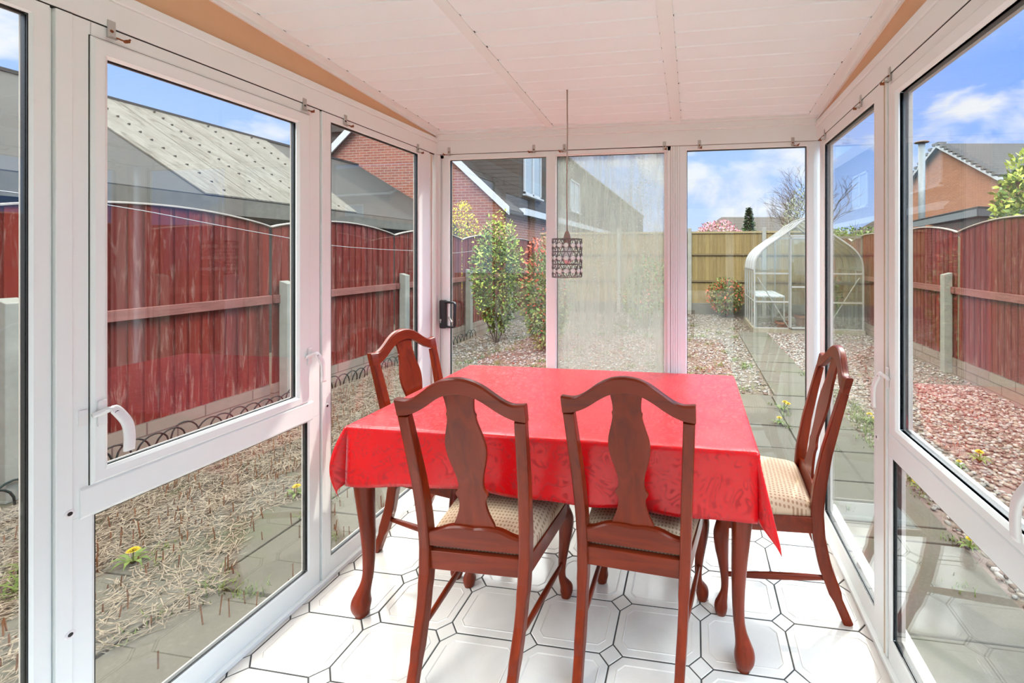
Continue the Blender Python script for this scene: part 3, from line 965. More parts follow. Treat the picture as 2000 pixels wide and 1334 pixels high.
# ------------------------------------------------------------------ tablecloth
def build_cloth():
    x0, x1, y0, y1, zt = -1.336, 0.210, 1.524, 2.462, 0.7525
    ol, orr, of, ob = 0.205, 0.225, 0.228, 0.215
    R = 0.011
    def drop(s):
        """distance along cloth past the edge -> (outward, down)"""
        q = R * math.pi / 2
        if s < q:
            a = s / R; return R * math.sin(a), R * (1 - math.cos(a))
        return R, R + (s - q)
    def lin(a, b, n): return [a + (b - a) * i / n for i in range(n + 1)]
    def axis(lo, hi, o0, o1, n):
        l = [-o0 + (o0 - 0.03) * i / 14 for i in range(14)] + [-0.03, -0.02, -0.0145, -0.010, -0.006, -0.003, 0.0]
        m_ = lin(0, hi - lo, n)[1:]
        r = [hi - lo + s for s in (0.003, 0.006, 0.010, 0.0145, 0.02, 0.03)] + [hi - lo + 0.03 + (o1 - 0.03) * i / 14 for i in range(1, 15)]
        return [lo + v for v in l + m_ + r]
    us = axis(x0, x1, ol, orr, 60); vs = axis(y0, y1, of, ob, 40)
    bm = bmesh.new(); grid = []
    for u in us:
        row = []
        for v in vs:
            ox = (x0 - u) if u < x0 else (u - x1 if u > x1 else 0.0); sx = -1 if u < x0 else 1
            oy = (y0 - v) if v < y0 else (v - y1 if v > y1 else 0.0); sy = -1 if v < y0 else 1
            bx = min(max(u, x0), x1); by = min(max(v, y0), y1)
            z = zt
            if ox > 0 and oy > 0:
                r = math.hypot(ox, oy); ph = math.atan2(oy, ox)
                h, dn = drop(r)
                f = math.sin(2 * ph) ** 2
                if sx > 0 and sy < 0:     # front right point swings out
                    fl = 0.30 * f * max(0, r - 0.03)
                    dn = R + (dn - R) * (1 - 0.04 * f) if dn > R else dn
                elif sx < 0 and sy < 0:
                    fl = 0.05 * f * math.sin(math.pi * min(1.0, r / 0.34)) + 0.03 * f * max(0, r - 0.03); dn *= (1 - 0.09 * f)
                else:
                    fl = 0.25 * f * max(0, r - 0.03)
                if sy > 0: fl *= 0.0 if sx < 0 else 0.3
                h += fl
                x = bx + sx * h * math.cos(ph); y = by + sy * h * math.sin(ph); z = zt - dn
            elif ox > 0:
                h, dn = drop(ox)
                along = (v - y0)
                h += max(0, ox - 0.02) * (0.06 + 0.05 * math.sin(along * 7.0 + sx))
                if sx > 0 and v > y1 - 0.25: h += 0.20 * max(0, ox - 0.02) * (v - (y1 - 0.25)) / 0.25
                x = bx + sx * h; y = v; z = zt - dn
            elif oy > 0:
                h, dn = drop(oy)
                along = (u - x0)
                wv = 0.02 + 0.045 * math.sin(along * 9.0 + 0.8) + 0.03 * math.sin(along * 21.0)
                if sy > 0: wv *= 0.1
                h += max(0, oy - 0.02) * max(-0.02, wv)
                if sy > 0: h = min(h, 0.018)
                x = u; y = by + sy * h; z = zt - dn
                if sy < 0: z += 0.012 * math.sin(along * 4.2 - 0.6) * oy / 0.228
            else:
                x, y = u, v
                z += 0.0007 * math.sin(x * 19) * math.sin(y * 23)
            row.append(bm.verts.new((x, y, z)))
        grid.append(row)
    for i in range(len(us) - 1):
        for j in range(len(vs) - 1):
            bm.faces.new((grid[i][j], grid[i + 1][j], grid[i + 1][j + 1], grid[i][j + 1]))
    o = obj('tablecloth', bm, CLOTH, smooth=True)
    md = o.modifiers.new('thickness', 'SOLIDIFY'); md.thickness = 0.0012; md.offset = 1.0
    tag(o, 'glossy red damask tablecloth draped over the dining table with hanging corners', 'tablecloth')
build_cloth()

# ------------------------------------------------------------------ chairs
def chair_y(z):
    k = [(-0.252, 0.0), (-0.209, 0.10), (-0.165, 0.22), (-0.142, 0.33), (-0.135, 0.43), (-0.143, 0.52), (-0.168, 0.66), (-0.203, 0.80), (-0.242, 0.95), (-0.264, 1.05)]
    for (a, za), (b, zb) in zip(k, k[1:]):
        if z <= zb:
            t = (z - za) / (zb - za); t2 = t
            return a + (b - a) * t2
    return k[-1][0]
def chair_x(z):
    k = [(0.163, 0.0), (0.172, 0.2), (0.178, 0.42), (0.184, 0.6), (0.2, 0.95)]
    for (a, za), (b, zb) in zip(k, k[1:]):
        if z <= zb: return a + (b - a) * (z - za) / (zb - za)
    return k[-1][0]
def backplate(bm, outline, y_off, th):
    """plate lying in the leaning back: outline in (x,z), closed polygon given as left/right rows"""
    rows = outline
    A = []
    for xl, xr, z in rows:
        y = chair_y(z) + y_off
        A.append([bm.verts.new((xl, y - th / 2, z)), bm.verts.new((xr, y - th / 2, z)), bm.verts.new((xr, y + th / 2, z)), bm.verts.new((xl, y + th / 2, z))])
    for P, Q in zip(A, A[1:]):
        for k in range(4):
            bm.faces.new((P[k], P[(k + 1) % 4], Q[(k + 1) % 4], Q[k]))
    bm.faces.new(A[0]); bm.faces.new(A[-1])
def build_chair(label, loc, rz):
    t = thing('dining_chair', label, 'chair', loc, rz, 'dining chairs around the table')
    # cushion
    bm = bmesh.new()
    nx, ny = 20, 20
    def sp(u, v, k):
        yb, yf = -0.128, 0.232
        y = yb + (yf - yb) * v
        hw = 0.184 + (0.226 - 0.184) * v
        x = (2 * u - 1) * hw
        y += 0.014 * (1 - (2 * u - 1) ** 2) * v
        e = (1 - abs(2 * u - 1) ** 6) * (1 - abs(2 * v - 1) ** 6)
        e = max(0.0, e) ** 0.5
        return (x, y, (0.432 + 0.040 * e + 0.010 * (1 - (2 * u - 1) ** 2) * (1 - (2 * v - 1) ** 2)) if k else 0.404)
    top = [[bm.verts.new(sp(i / nx, j / ny, 1)) for j in range(ny + 1)] for i in range(nx + 1)]
    bot = [[bm.verts.new(sp(i / nx, j / ny, 0)) for j in range(ny + 1)] for i in range(nx + 1)]
    for i in range(nx):
        for j in range(ny):
            bm.faces.new((top[i][j], top[i + 1][j], top[i + 1][j + 1], top[i][j + 1]))
            bm.faces.new((bot[i][j], bot[i][j + 1], bot[i + 1][j + 1], bot[i + 1][j]))
    for i in range(nx):
        bm.faces.new((top[i][0], bot[i][0], bot[i + 1][0], top[i + 1][0])); bm.faces.new((top[i][ny], top[i + 1][ny], bot[i + 1][ny], bot[i][ny]))
    for j in range(ny):
        bm.faces.new((top[0][j], top[0][j + 1], bot[0][j + 1], bot[0][j])); bm.faces.new((top[nx][j], bot[nx][j], bot[nx][j + 1], top[nx][j + 1]))
    o = obj('seat', bm, SEAT, t, smooth=True)
    # seat rails
    bm = bmesh.new()
    z0, z1 = 0.345, 0.408
    prism(bm, [(-0.168, -0.128), (0.168, -0.128), (0.168, -0.150), (-0.168, -0.150)], lambda p: (p[0], p[1], z0), lambda p: (p[0], p[1], z1))
    for s in (-1, 1):
        prism(bm, [(s * 0.190, -0.145), (s * 0.226, 0.215), (s * 0.202, 0.215), (s * 0.166, -0.145)], lambda p: (p[0], p[1], z0), lambda p: (p[0], p[1], z1))
    prism(bm, [(-0.222, 0.238), (0.222, 0.238), (0.222, 0.214), (-0.222, 0.214)], lambda p: (p[0], p[1], z0), lambda p: (p[0], p[1], z1))
    obj('seat_frame', bm, WOOD_X, t, bevel=0.003)
    # back posts run down into the raked rear legs
    for s in (-1, 1):
        bm = bmesh.new()
        zs = [0.0, 0.03] + [0.06 + 0.03 * i for i in range(29)]
        zs = [z for z in zs if z <= 0.925]
        path = [(s * chair_x(z), chair_y(z), z) for z in zs]
        sz = []
        for z in zs:
            r = 0.0165 if z < 0.3 else 0.019
            r2 = 0.0175 if z < 0.1 else (0.024 if z < 0.5 else 0.024 - 0.010 * (z - 0.5) / 0.42)
            sz.append((r if z > 0.1 else 0.0160, r2))
        loft(bm, path, sz, n=16, ex=7, side=(1, 0, 0))
        obj('rear_leg', bm, WOOD_V, t, smooth=False, bevel=0.0)
        t.children[-1].data.shade_smooth()
    # arched crest rail
    pts = [(0.0, 1.038, 0.984), (0.03, 1.035, 0.981), (0.06, 1.026, 0.971), (0.09, 1.010, 0.954), (0.12, 0.988, 0.933), (0.145, 0.971, 0.918), (0.165, 0.961, 0.909),
           (0.185, 0.957, 0.902), (0.219, 0.960, 0.898)]
    sm = smoothpts(pts, 3)
    full = [(-x, a, b) for x, a, b in sm[::-1][:-1]] + sm
    bm = bmesh.new(); prev = None
    for x, zt, zb in full:
        r = []
        for z, off in ((zb, -0.012), (zb, 0.012), (zt - 0.006, 0.014), (zt, 0.009), (zt, -0.009), (zt - 0.006, -0.014)):
            r.append(bm.verts.new((x, chair_y(z) + off, z)))
        if prev:
            for k in range(6): bm.faces.new((prev[k], prev[(k + 1) % 6], r[(k + 1) % 6], r[k]))
        else: bm.faces.new(r)
        prev = r
    bm.faces.new(prev[::-1])
    obj('crest_rail', bm, WOOD_X, t, bevel=0.002)
    # vase-shaped splat
    prof = [(0.0, 0.0735), (0.03, 0.071), (0.07, 0.062), (0.12, 0.053), (0.17, 0.0475), (0.205, 0.0475), (0.228, 0.053), (0.246, 0.057), (0.262, 0.0555), (0.28, 0.049), (0.32, 0.0445),
            (0.37, 0.0465), (0.43, 0.0535), (0.50, 0.0635), (0.56, 0.069), (0.61, 0.0705), (0.66, 0.068), (0.72, 0.0605), (0.78, 0.0525), (0.82, 0.0495), (0.845, 0.0510), (0.858, 0.0475), (0.88, 0.0465), (0.93, 0.0485), (1.0, 0.055)]
    prof = smoothpts(prof, 3)
    bm = bmesh.new()
    zb, zt = 0.497, 0.99
    backplate(bm, [(-h, h, zb + (zt - zb) * q) for q, h in prof], 0.0, 0.011)
    obj('splat', bm, WOOD_V, t, bevel=0.002)
    # shaped upper cross rail and plain lower one
    bm = bmesh.new()
    prev = None
    for i in range(41):
        x = -0.172 + 0.344 * i / 40
        w_ = max(0.0, 1 - (abs(x) / 0.172)) 
        wav = 0.5 - 0.5 * math.cos(min(1.0, w_ * 1.9) * math.pi)
        zt2 = 0.478 + 0.022 * wav - 0.004 * math.sin(w_ * math.pi * 2)
        r = []
        for z, off in ((0.427, -0.013), (0.427, 0.012), (zt2, 0.012), (zt2, -0.006), (zt2 - 0.006, -0.013)):
            r.append(bm.verts.new((x, chair_y(z) - 0.004 + off, z)))
        if prev:
            for k in range(5): bm.faces.new((prev[k], prev[(k + 1) % 5], r[(k + 1) % 5], r[k]))
        else: bm.faces.new(r)
        prev = r
    bm.faces.new(prev[::-1])
    obj('back_rail', bm, WOOD_X, t, bevel=0.0015)
    # cabriole front legs
    for s in (-1, 1):
        key = [(0.000, 0.405, 0.024, 4.0), (0.0, 0.37, 0.0245, 4.0), (0.006, 0.345, 0.028, 3.0), (0.012, 0.315, 0.031, 2.5), (0.010, 0.27, 0.028, 2.3), (0.002, 0.21, 0.0215, 2.0),
               (-0.006, 0.15, 0.0165, 2.0), (-0.008, 0.105, 0.0145, 2.0), (-0.004, 0.078, 0.0150, 2.0), (0.006, 0.055, 0.020, 2.0), (0.013, 0.036, 0.0255, 2.0), (0.014, 0.020, 0.025, 2.0), (0.012, 0.0, 0.019, 2.0)]
        key = smoothpts(key, 4)
        dg = Vector((s, 1, 0)).normalized()
        bm = bmesh.new()
        loft(bm, [(s * 0.205 + dg.x * k[0], 0.218 + dg.y * k[0], k[1]) for k in key], [(k[2], k[2]) for k in key], n=18, ex=2.4, side=(1, 0, 0))
        obj('front_leg', bm, WOOD_V, t, smooth=True)
        # side stretcher
        bm = bmesh.new()
        pts = [Vector((s * 0.168, chair_y(0.165), 0.168)), Vector((s * 0.203, 0.215, 0.15))]
        P = [pts[0].lerp(pts[1], i / 12) for i in range(13)]
        loft(bm, P, [(0.006 + 0.0035 * math.sin(math.pi * i / 12), 0.0085 + 0.0055 * math.sin(math.pi * i / 12)) for i in range(13)], n=12, ex=2.6, side=(1, 0, 0))
        obj('stretcher', bm, WOOD_Y, t, smooth=True)
    return t
chair = build_chair('mahogany chair with vase splat seen from behind, left of the two at table front', (-0.735, 1.522, 0), math.radians(0.8))
dup(chair, (-0.195, 1.612, 0), math.radians(-4.0), 'mahogany chair with vase splat seen from behind, right of the two at table front')
dup(chair, (0.345, 1.965, 0), math.radians(87), 'mahogany chair side-on against the right windows, its pale patterned seat in sunlight')
dup(chair, (-1.236, 2.02, 0), math.radians(-96), 'mahogany chair at the left end of the table against the left windows, seat hidden')

# ------------------------------------------------------------------ pendant lamp
def build_lamp():
    lx, ly = -0.605, 2.035
    t = thing('pendant_lamp', 'hanging pendant lamp with round glass discs in a wire drum shade', 'lamp', (lx, ly, 1.314))
    bm = bmesh.new()
    H_ = 0.183; R = 0.0715
    top = cz(ly) - 1.314
    tube(bm, [(0.0, 0, top + 0.01), (0.0015, 0, top - 0.2), (-0.0015, 0, top - 0.45), (0.0, 0, H_ + 0.035)], 0.0032, 8)
    obj('cord', bm, plain('lamp_cord', (0.42, 0.33, 0.27), 0.5), t, smooth=True)
    bm = bmesh.new()
    k = [(0.004, 0.040), (0.008, 0.036), (0.013, 0.024), (0.0165, 0.010), (0.018, -0.004), (0.016, -0.010), (0.016, -0.04)]
    loft(bm, [(0, 0, H_ + z) for r, z in k], [r for r, z in k], n=20)
    obj('lamp_holder', bm, plain('holder_brown', (0.38, 0.25, 0.19), 0.35), t, smooth=True)
    CH = plain('chrome_wire', (0.20, 0.19, 0.18), 0.35, 0.7)
    bm = bmesh.new()
    def ringw(z, r, rad):
        n = 40
        pts = [(r * math.cos(2 * math.pi * i / n), r * math.sin(2 * math.pi * i / n), z) for i in range(n + 1)]
        loft(bm, pts, [rad] * (n + 1), n=6, cap=False, side=(0, 0, 1))
    for i in range(4): ringw(i * H_ / 3, R, 0.0022)
    # spider carrying the shade
    for a in range(3):
        an = a * 2 * math.pi / 3 + 0.4
        tube(bm, [(0.015 * math.cos(an), 0.015 * math.sin(an), H_ - 0.006), (R * math.cos(an), R * math.sin(an), H_)], 0.0016, 6)
    NB = 14
    def cyl(a, z): return (R * math.cos(a), R * math.sin(a), z)
    for row in range(3):
        zc = (row + 0.5) * H_ / 3; hh = H_ / 6
        for j in range(NB):
            a0 = 2 * math.pi * (j + 0.5) / NB; da = math.pi / NB
            # pair of back-to-back crescents between neighbouring discs
            for sgn in (-1, 1):
                pts = []
                for q in range(9):
                    u = -1 + 2 * q / 8
                    pts.append(cyl(a0 + sgn * da * (0.10 + 0.72 * u * u), zc + hh * u))
                loft(bm, pts, [0.0011 + 0.0018 * (1 - abs(-1 + 2 * q / 8)) for q in range(9)], n=6, side=(0, 0, 1))
            a1 = 2 * math.pi * j / NB
            pts = [(R * math.cos(a1 + 0.0098 / R * math.cos(w)), R * math.sin(a1 + 0.0098 / R * math.cos(w)), zc + 0.0112 * math.sin(w)) for w in [2 * math.pi * q / 14 for q in range(15)]]
            loft(bm, pts, [0.0011] * 15, n=5, cap=False, side=(0, 0, 1))
    sh = obj('lamp_shade', bm, CH, t, smooth=True)
    DISC = plain('faceted_disc', (0.93, 0.91, 0.83), 0.12)
    first = None
    for row in range(3):
        zc = (row + 0.5) * H_ / 3
        for j in range(NB):
            a = 2 * math.pi * j / NB
            if first is None:
                bm = bmesh.new()
                loft(bm, [(-0.0035, 0, 0), (-0.0018, 0, 0), (0.0018, 0, 0), (0.0035, 0, 0)], [0.0068, 0.0108, 0.0108, 0.0068], n=12)
                first = obj('glass_disc', bm, DISC, sh); d = first
            else:
                d = first.copy(); COL.objects.link(d); d.parent = sh
            d.location = (R * math.cos(a), R * math.sin(a), zc); d.rotation_euler = (0, 0, a)
    bm = bmesh.new()
    k = [(0.013, -0.03), (0.014, -0.045), (0.022, -0.062), (0.028, -0.082), (0.027, -0.098), (0.018, -0.112), (0.006, -0.119)]
    loft(bm, [(0, 0, H_ + z) for r, z in k], [r for r, z in k], n=16)
    obj('bulb', bm, plain('bulb_glass', (0.85, 0.84, 0.82), 0.15), t, smooth=True)
build_lamp()
#@@OUTDOOR@@
ALB = 0.36
# ------------------------------------------------------------------ garden ground
def make_ground():
    m = M('garden_soil')
    sep = m.n('ShaderNodeSeparateXYZ'); m.l(m.tc(), sep.inputs[0])
    n = m.noise(5, 9, 0.7); n2 = m.noise(34, 5, 0.7)
    soil = m.mix(n2, (0.12, 0.085, 0.06), (0.30, 0.24, 0.18))
    right = m.math('GREATER_THAN', sep.outputs[0], 1.38)
    pink = m.mix(n2, (0.17, 0.11, 0.09), (0.42, 0.32, 0.27))
    col = m.mix(right, soil, pink)
    g = m.ramp(n, [(0.52, 0.0), (0.64, 1.0)])
    far = m.ramp(m.math('DIVIDE', sep.outputs[1], 60.0), [(0.19, 0.0), (0.2, 1.0)])
    col = m.mix(m.math('MULTIPLY', g, 0.45), col, (0.14, 0.17, 0.055))
    col = m.mix(far, col, (0.13, 0.17, 0.06))
    m.color(col); m.rough(0.95); m.bump(n2, 0.6, 0.02)
    return m.m
bm = bmesh.new()
v = [bm.verts.new(p) for p in ((-60, -30, G), (60, -30, G), (60, 90, G), (-60, 90, G))]
bm.faces.new(v)
struct(obj('ground', bm, make_ground()))

def make_slab():
    m = M('concrete_slab')
    n = m.noise(3, 8, 0.65); n2 = m.noise(70, 4, 0.7)
    col = m.mix(n, (0.13, 0.115, 0.085), (0.21, 0.187, 0.145))
    col = m.mix(m.math('MULTIPLY', m.ramp(n2, [(0.5, 0), (0.72, 1)]), 0.5), col, (0.30, 0.28, 0.23))
    col = m.mix(m.math('MULTIPLY', m.ramp(m.noise(1.7, 4, 0.6), [(0.5, 0.0), (0.68, 1.0)]), 0.5), col, (0.13, 0.15, 0.06))
    m.color(col); m.rough(0.9); m.bump(n2, 0.35, 0.004)
    return m.m
SLABM = make_slab()
rs = random.Random(4)
def slabs(name, xs, ys):
    bm = bmesh.new()
    for x0, x1 in zip(xs, xs[1:]):
        for y0, y1 in zip(ys, ys[1:]):
            t = rs.uniform(-0.004, 0.004); t2 = rs.uniform(-0.004, 0.004)
            g = 0.006
            vs = box(bm, x0 + g, x1 - g, y0 + g, y1 - g, G - 0.03, G + 0.02)
            for q in vs:
                if q.co.z > G: q.co.z += t * (q.co.x - x0) / (x1 - x0) + t2 * (q.co.y - y0) / (y1 - y0)
    o = obj(name, bm, SLABM, bevel=0.005, seg=2); struct(o); return o
def fr(a, b, st):
    out = [a]
    while out[-1] + st < b + 1e-6: out.append(round(out[-1] + st, 4))
    return out
slabs('path_back', [-2.23, -1.57, -0.97, -0.37, 0.23, 0.83, 1.40], [2.66, 3.12, 3.58, 4.04, 4.50, 4.91])
slabs('path_right', [0.82, 1.40], fr(-1.2, 2.66, 0.62)[:7] + [2.66])
slabs('path_left', [-2.83, -2.23, -1.72], [-1.3, -0.72, -0.12, 0.48, 1.08, 1.68, 2.28, 2.66])
slabs('path_garden', [0.86, 1.42], [4.92, 5.42, 5.92, 6.42, 6.92, 7.42, 7.92, 8.42, 8.86])

# ------------------------------------------------------------------ scattered ground cover
nr = np.random.default_rng(11)
def quads_mesh(name, P):
    """P: (n,k,3) polygons of k verts"""
    n, k, _ = P.shape
    me = bpy.data.meshes.new(name)
    me.vertices.add(n * k); me.vertices.foreach_set('co', P.reshape(-1).astype(np.float32))
    me.loops.add(n * k); me.loops.foreach_set('vertex_index', np.arange(n * k, dtype=np.int32))
    me.polygons.add(n)
    me.polygons.foreach_set('loop_start', (np.arange(n) * k).astype(np.int32))
    me.update(calc_edges=True)
    return me
OCT_V = np.array([(1, 0, 0), (0, 1, 0), (-1, 0, 0), (0, -1, 0), (0, 0, 1), (0, 0, -1), ]) 
ICO = None
def pebbles(name, pts, smin, smax, mats):
    global ICO
    if ICO is None:
        b = bmesh.new(); bmesh.ops.create_icosphere(b, subdivisions=1, radius=1)
        ICO = (np.array([v.co[:] for v in b.verts]), np.array([[v.index for v in f.verts] for f in b.faces])); b.free()
    V, F = ICO
    n = len(pts)
    s = nr.uniform(smin, smax, (n, 1)) * nr.uniform(0.7, 1.3, (n, 3)); s[:, 2] *= 0.55
    a = nr.uniform(0, 6.28, n); ca, sa = np.cos(a), np.sin(a)
    loc = V[None] * s[:, None] * nr.uniform(0.85, 1.15, (n, len(V), 1))
    x = loc[..., 0] * ca[:, None] - loc[..., 1] * sa[:, None]; y = loc[..., 0] * sa[:, None] + loc[..., 1] * ca[:, None]
    W_ = np.stack([x, y, loc[..., 2]], -1) + pts[:, None]
    faces = (F[None] + (np.arange(n) * len(V))[:, None, None]).reshape(-1, 3)
    me = bpy.data.meshes.new(name)
    me.vertices.add(n * len(V)); me.vertices.foreach_set('co', W_.reshape(-1).astype(np.float32))
    me.loops.add(len(faces) * 3); me.loops.foreach_set('vertex_index', faces.reshape(-1).astype(np.int32))
    me.polygons.add(len(faces)); me.polygons.foreach_set('loop_start', (np.arange(len(faces)) * 3).astype(np.int32))
    mi = np.repeat(nr.integers(0, len(mats), n), len(F)).astype(np.int32)
    me.update(calc_edges=True)
    o = mesh_obj(name, me, mats)
    me.polygons.foreach_set('material_index', mi); me.update()
    return o
ST = [plain('stone_pink', (0.40, 0.28, 0.23), 0.85, var=0.2), plain('stone_grey', (0.36, 0.33, 0.29), 0.85, var=0.2), plain('stone_buff', (0.48, 0.40, 0.31), 0.85, var=0.2),
      plain('stone_brown', (0.24, 0.16, 0.12), 0.85, var=0.2), plain('stone_pale', (0.60, 0.54, 0.48), 0.85, var=0.15)]
def pts_in(n, x0, x1, y0, y1, z=G + 0.004):
    p = np.empty((n, 3)); p[:, 0] = nr.uniform(x0, x1, n); p[:, 1] = nr.uniform(y0, y1, n); p[:, 2] = z + nr.uniform(-0.004, 0.008, n)
    return p
pp = np.concatenate([pts_in(9000, 1.42, 3.26, 1.6, 5.6), pts_in(4200, 1.42, 3.26, 5.6, 11.4)])
o = pebbles('gravel', pp, 0.010, 0.023, ST)
tag(o, 'pinkish loose gravel bed between the right-hand slabs and the right red fence', 'gravel', kind='stuff')
pp = np.concatenate([pts_in(6500, -4.0, 0.84, 4.94, 8.2), pts_in(3800, -4.1, 1.1, 8.2, 11.4), pts_in(700, 1.42, 1.9, 4.9, 8.8)])
o = pebbles('stone_chippings', pp, 0.011, 0.024, [ST[1], ST[2], ST[3], ST[1], ST[4]])
tag(o, 'grey-brown stone chippings covering the back garden bed before the tan fence', 'gravel', kind='stuff')

def blades(name, pts, hmin, hmax, w, lean, mat, seg=2):
    """bent strips standing on the ground"""
    n = len(pts)
    a = nr.uniform(0, 6.28, n); h = nr.uniform(hmin, hmax, n); ln = nr.uniform(0.2, 1.0, n) * lean
    d = np.stack([np.cos(a), np.sin(a), np.zeros(n)], -1); s = np.stack([-np.sin(a), np.cos(a), np.zeros(n)], -1)
    polys = []
    for k in range(seg):
        t0, t1 = k / seg, (k + 1) / seg
        def at(t):
            return pts + d * (ln * h * t * t)[:, None] + np.array([0, 0, 1]) * (h * t * (1 - 0.35 * np.minimum(ln, 1.5) * t))[:, None]
        w0, w1 = w * (1 - t0 * 0.8), w * (1 - t1 * 0.8)
        polys.append(np.stack([at(t0) - s * w0, at(t0) + s * w0, at(t1) + s * w1, at(t1) - s * w1], 1))
    me = quads_mesh(name, np.concatenate(polys))
    return mesh_obj(name, me, mat)
def leafmat(name, c1, c2, rough=0.5, scale=20):
    c1 = tuple(min(1.8, c * 1.6) for c in c1); c2 = tuple(min(1.8, c * 1.6) for c in c2)
    m = M(name)
    n = m.noise(scale, 3, 0.6)
    m.color(m.mix(m.ramp(n, [(0.35, 0), (0.65, 1)]), c1, c2)); m.rough(rough)
    return m.m
STRAW = leafmat('dry_straw', (0.36, 0.29, 0.21), (0.17, 0.125, 0.085), 0.8, 40)
STALK = leafmat('brown_stalk', (0.30, 0.13, 0.06), (0.16, 0.075, 0.04), 0.8, 30)
GREEN = leafmat('weed_green', (0.15, 0.20, 0.045), (0.085, 0.13, 0.03), 0.6)
REDLEAF = leafmat('reddish_stalk', (0.34, 0.06, 0.04), (0.24, 0.10, 0.05), 0.7)
# left bed: dead stems lying thick on the soil
p = pts_in(26000, -4.05, -2.30, 0.7, 5.6, G + 0.012); p[:, 0] += 0.18 * np.sin(p[:, 1] * 5) * (p[:, 0] > -2.8)
n = len(p); a = nr.uniform(0, 6.28, n); L = nr.uniform(0.02, 0.075, n)
d = np.stack([np.cos(a), np.sin(a), nr.uniform(-0.25, 0.35, n)], -1) * L[:, None]; sd = np.stack([-np.sin(a), np.cos(a), nr.uniform(-0.5, 0.5, n)], -1) * 0.0016
p[:, 2] += nr.uniform(0, 0.02, n)
bend = np.stack([-np.sin(a), np.cos(a), nr.uniform(0, 0.6, n)], -1) * (L * nr.uniform(-0.3, 0.3, n))[:, None]
P = np.concatenate([np.stack([p - d - sd, p - d + sd, p + bend + sd, p + bend - sd], 1), np.stack([p + bend - sd, p + bend + sd, p + d + sd, p + d - sd], 1)])
o = mesh_obj('dead_vegetation', quads_mesh('dead_vegetation', P), STRAW)
tag(o, 'tangled pale dead stems covering the bed between left path and red fence', 'plants', kind='stuff')
p = pts_in(9000, -4.0, 1.2, 4.95, 11.2, G + 0.012)
n = len(p); a = nr.uniform(0, 6.28, n); L = nr.uniform(0.02, 0.06, n)
d = np.stack([np.cos(a), np.sin(a), nr.uniform(-0.2, 0.4, n)], -1) * L[:, None]; sd = np.stack([-np.sin(a), np.cos(a), nr.uniform(-0.5, 0.5, n)], -1) * 0.002
o = mesh_obj('dry_litter', quads_mesh('dry_litter', np.stack([p - d - sd, p - d + sd, p + d + sd, p + d - sd], 1)), STRAW)
tag(o, 'dry stem litter strewn over the chippings of the back garden', 'plants', kind='stuff')
def stalks(name, pts, hmin, hmax, r, mat):
    n = len(pts); h = nr.uniform(hmin, hmax, n); tl = nr.uniform(-0.12, 0.12, (n, 2))
    polys = []
    for k in range(4):
        a0, a1 = k * math.pi / 2, (k + 1) * math.pi / 2
        o0 = np.array([math.cos(a0), math.sin(a0), 0]) * r; o1 = np.array([math.cos(a1), math.sin(a1), 0]) * r
        topv = pts + np.concatenate([tl * h[:, None], h[:, None]], 1)
        polys.append(np.stack([pts + o0, pts + o1, topv + o1 * 0.8, topv + o0 * 0.8], 1))
    return mesh_obj(name, quads_mesh(name, np.concatenate(polys)), mat)
p = np.concatenate([pts_in(900, -3.9, -2.45, 1.2, 5.2, G), pts_in(50, -2.45, -1.8, 1.0, 2.5, G + 0.015)])
o = stalks('horsetail_stalks', p, 0.03, 0.085, 0.0036, STALK)
tag(o, 'upright cut brown stalks standing in the left bed', 'plants', kind='stuff')
# weeds and grass
def tufts(name, centres, per, spread, hmin, hmax, w, mat, lean=1.2):
    c = np.repeat(np.array(centres), per, 0); c = c + np.concatenate([nr.normal(0, spread, (len(c), 2)), np.zeros((len(c), 1))], 1)
    return blades(name, c, hmin, hmax, w, lean, mat)
cs = [(x, y, G + 0.005) for x, y in zip(nr.uniform(-3.6, 0.8, 110), nr.uniform(5.0, 9.5, 110))] + \
     [(x, y, G + 0.01) for x, y in zip(nr.uniform(1.36, 1.62, 30), nr.uniform(3.0, 6.2, 30))] + [(1.5, 4.1, G), (1.6, 4.3, G), (1.55, 3.9, G)]
o = tufts('garden_weeds', cs, 34, 0.045, 0.02, 0.07, 0.0045, GREEN)
tag(o, 'low green weeds and grass growing through the stones of the garden', 'weeds', kind='stuff')
cs = [(-2.23 + nr.normal(0, 0.01), y, G + 0.01) for y in nr.uniform(0.9, 2.6, 16)] + [(x, 1.68, G + 0.01) for x in nr.uniform(-2.5, -1.9, 6)] + \
     [(x, y, G + 0.015) for x, y in ((-2.35, 2.55), (-2.45, 2.75), (-2.25, 2.9), (-1.9, 2.05), (-2.6, 1.75), (-2.7, 1.85), (1.35, 2.55), (1.42, 3.0), (1.2, 2.2), (0.83, 4.0), (0.85, 4.3), (0.8, 4.6), (1.1, 3.6), (0.9, 2.78))]
o = tufts('path_weeds', cs, 22, 0.028, 0.015, 0.05, 0.003, GREEN)
tag(o, 'small green weeds and moss growing in the joints of the paving slabs', 'weeds', kind='stuff')
cs = [(x, y, G + 0.005) for x, y in zip(np.concatenate([nr.uniform(-3.2, 0.4, 60), nr.uniform(1.6, 3.1, 14)]), np.concatenate([nr.uniform(5.0, 7.6, 60), nr.uniform(3.6, 7.5, 14)]))]
o = tufts('red_ground_plants', cs, 20, 0.07, 0.015, 0.05, 0.004, REDLEAF)
tag(o, 'patches of low reddish dry plants scattered on the garden stones', 'plants', kind='stuff')

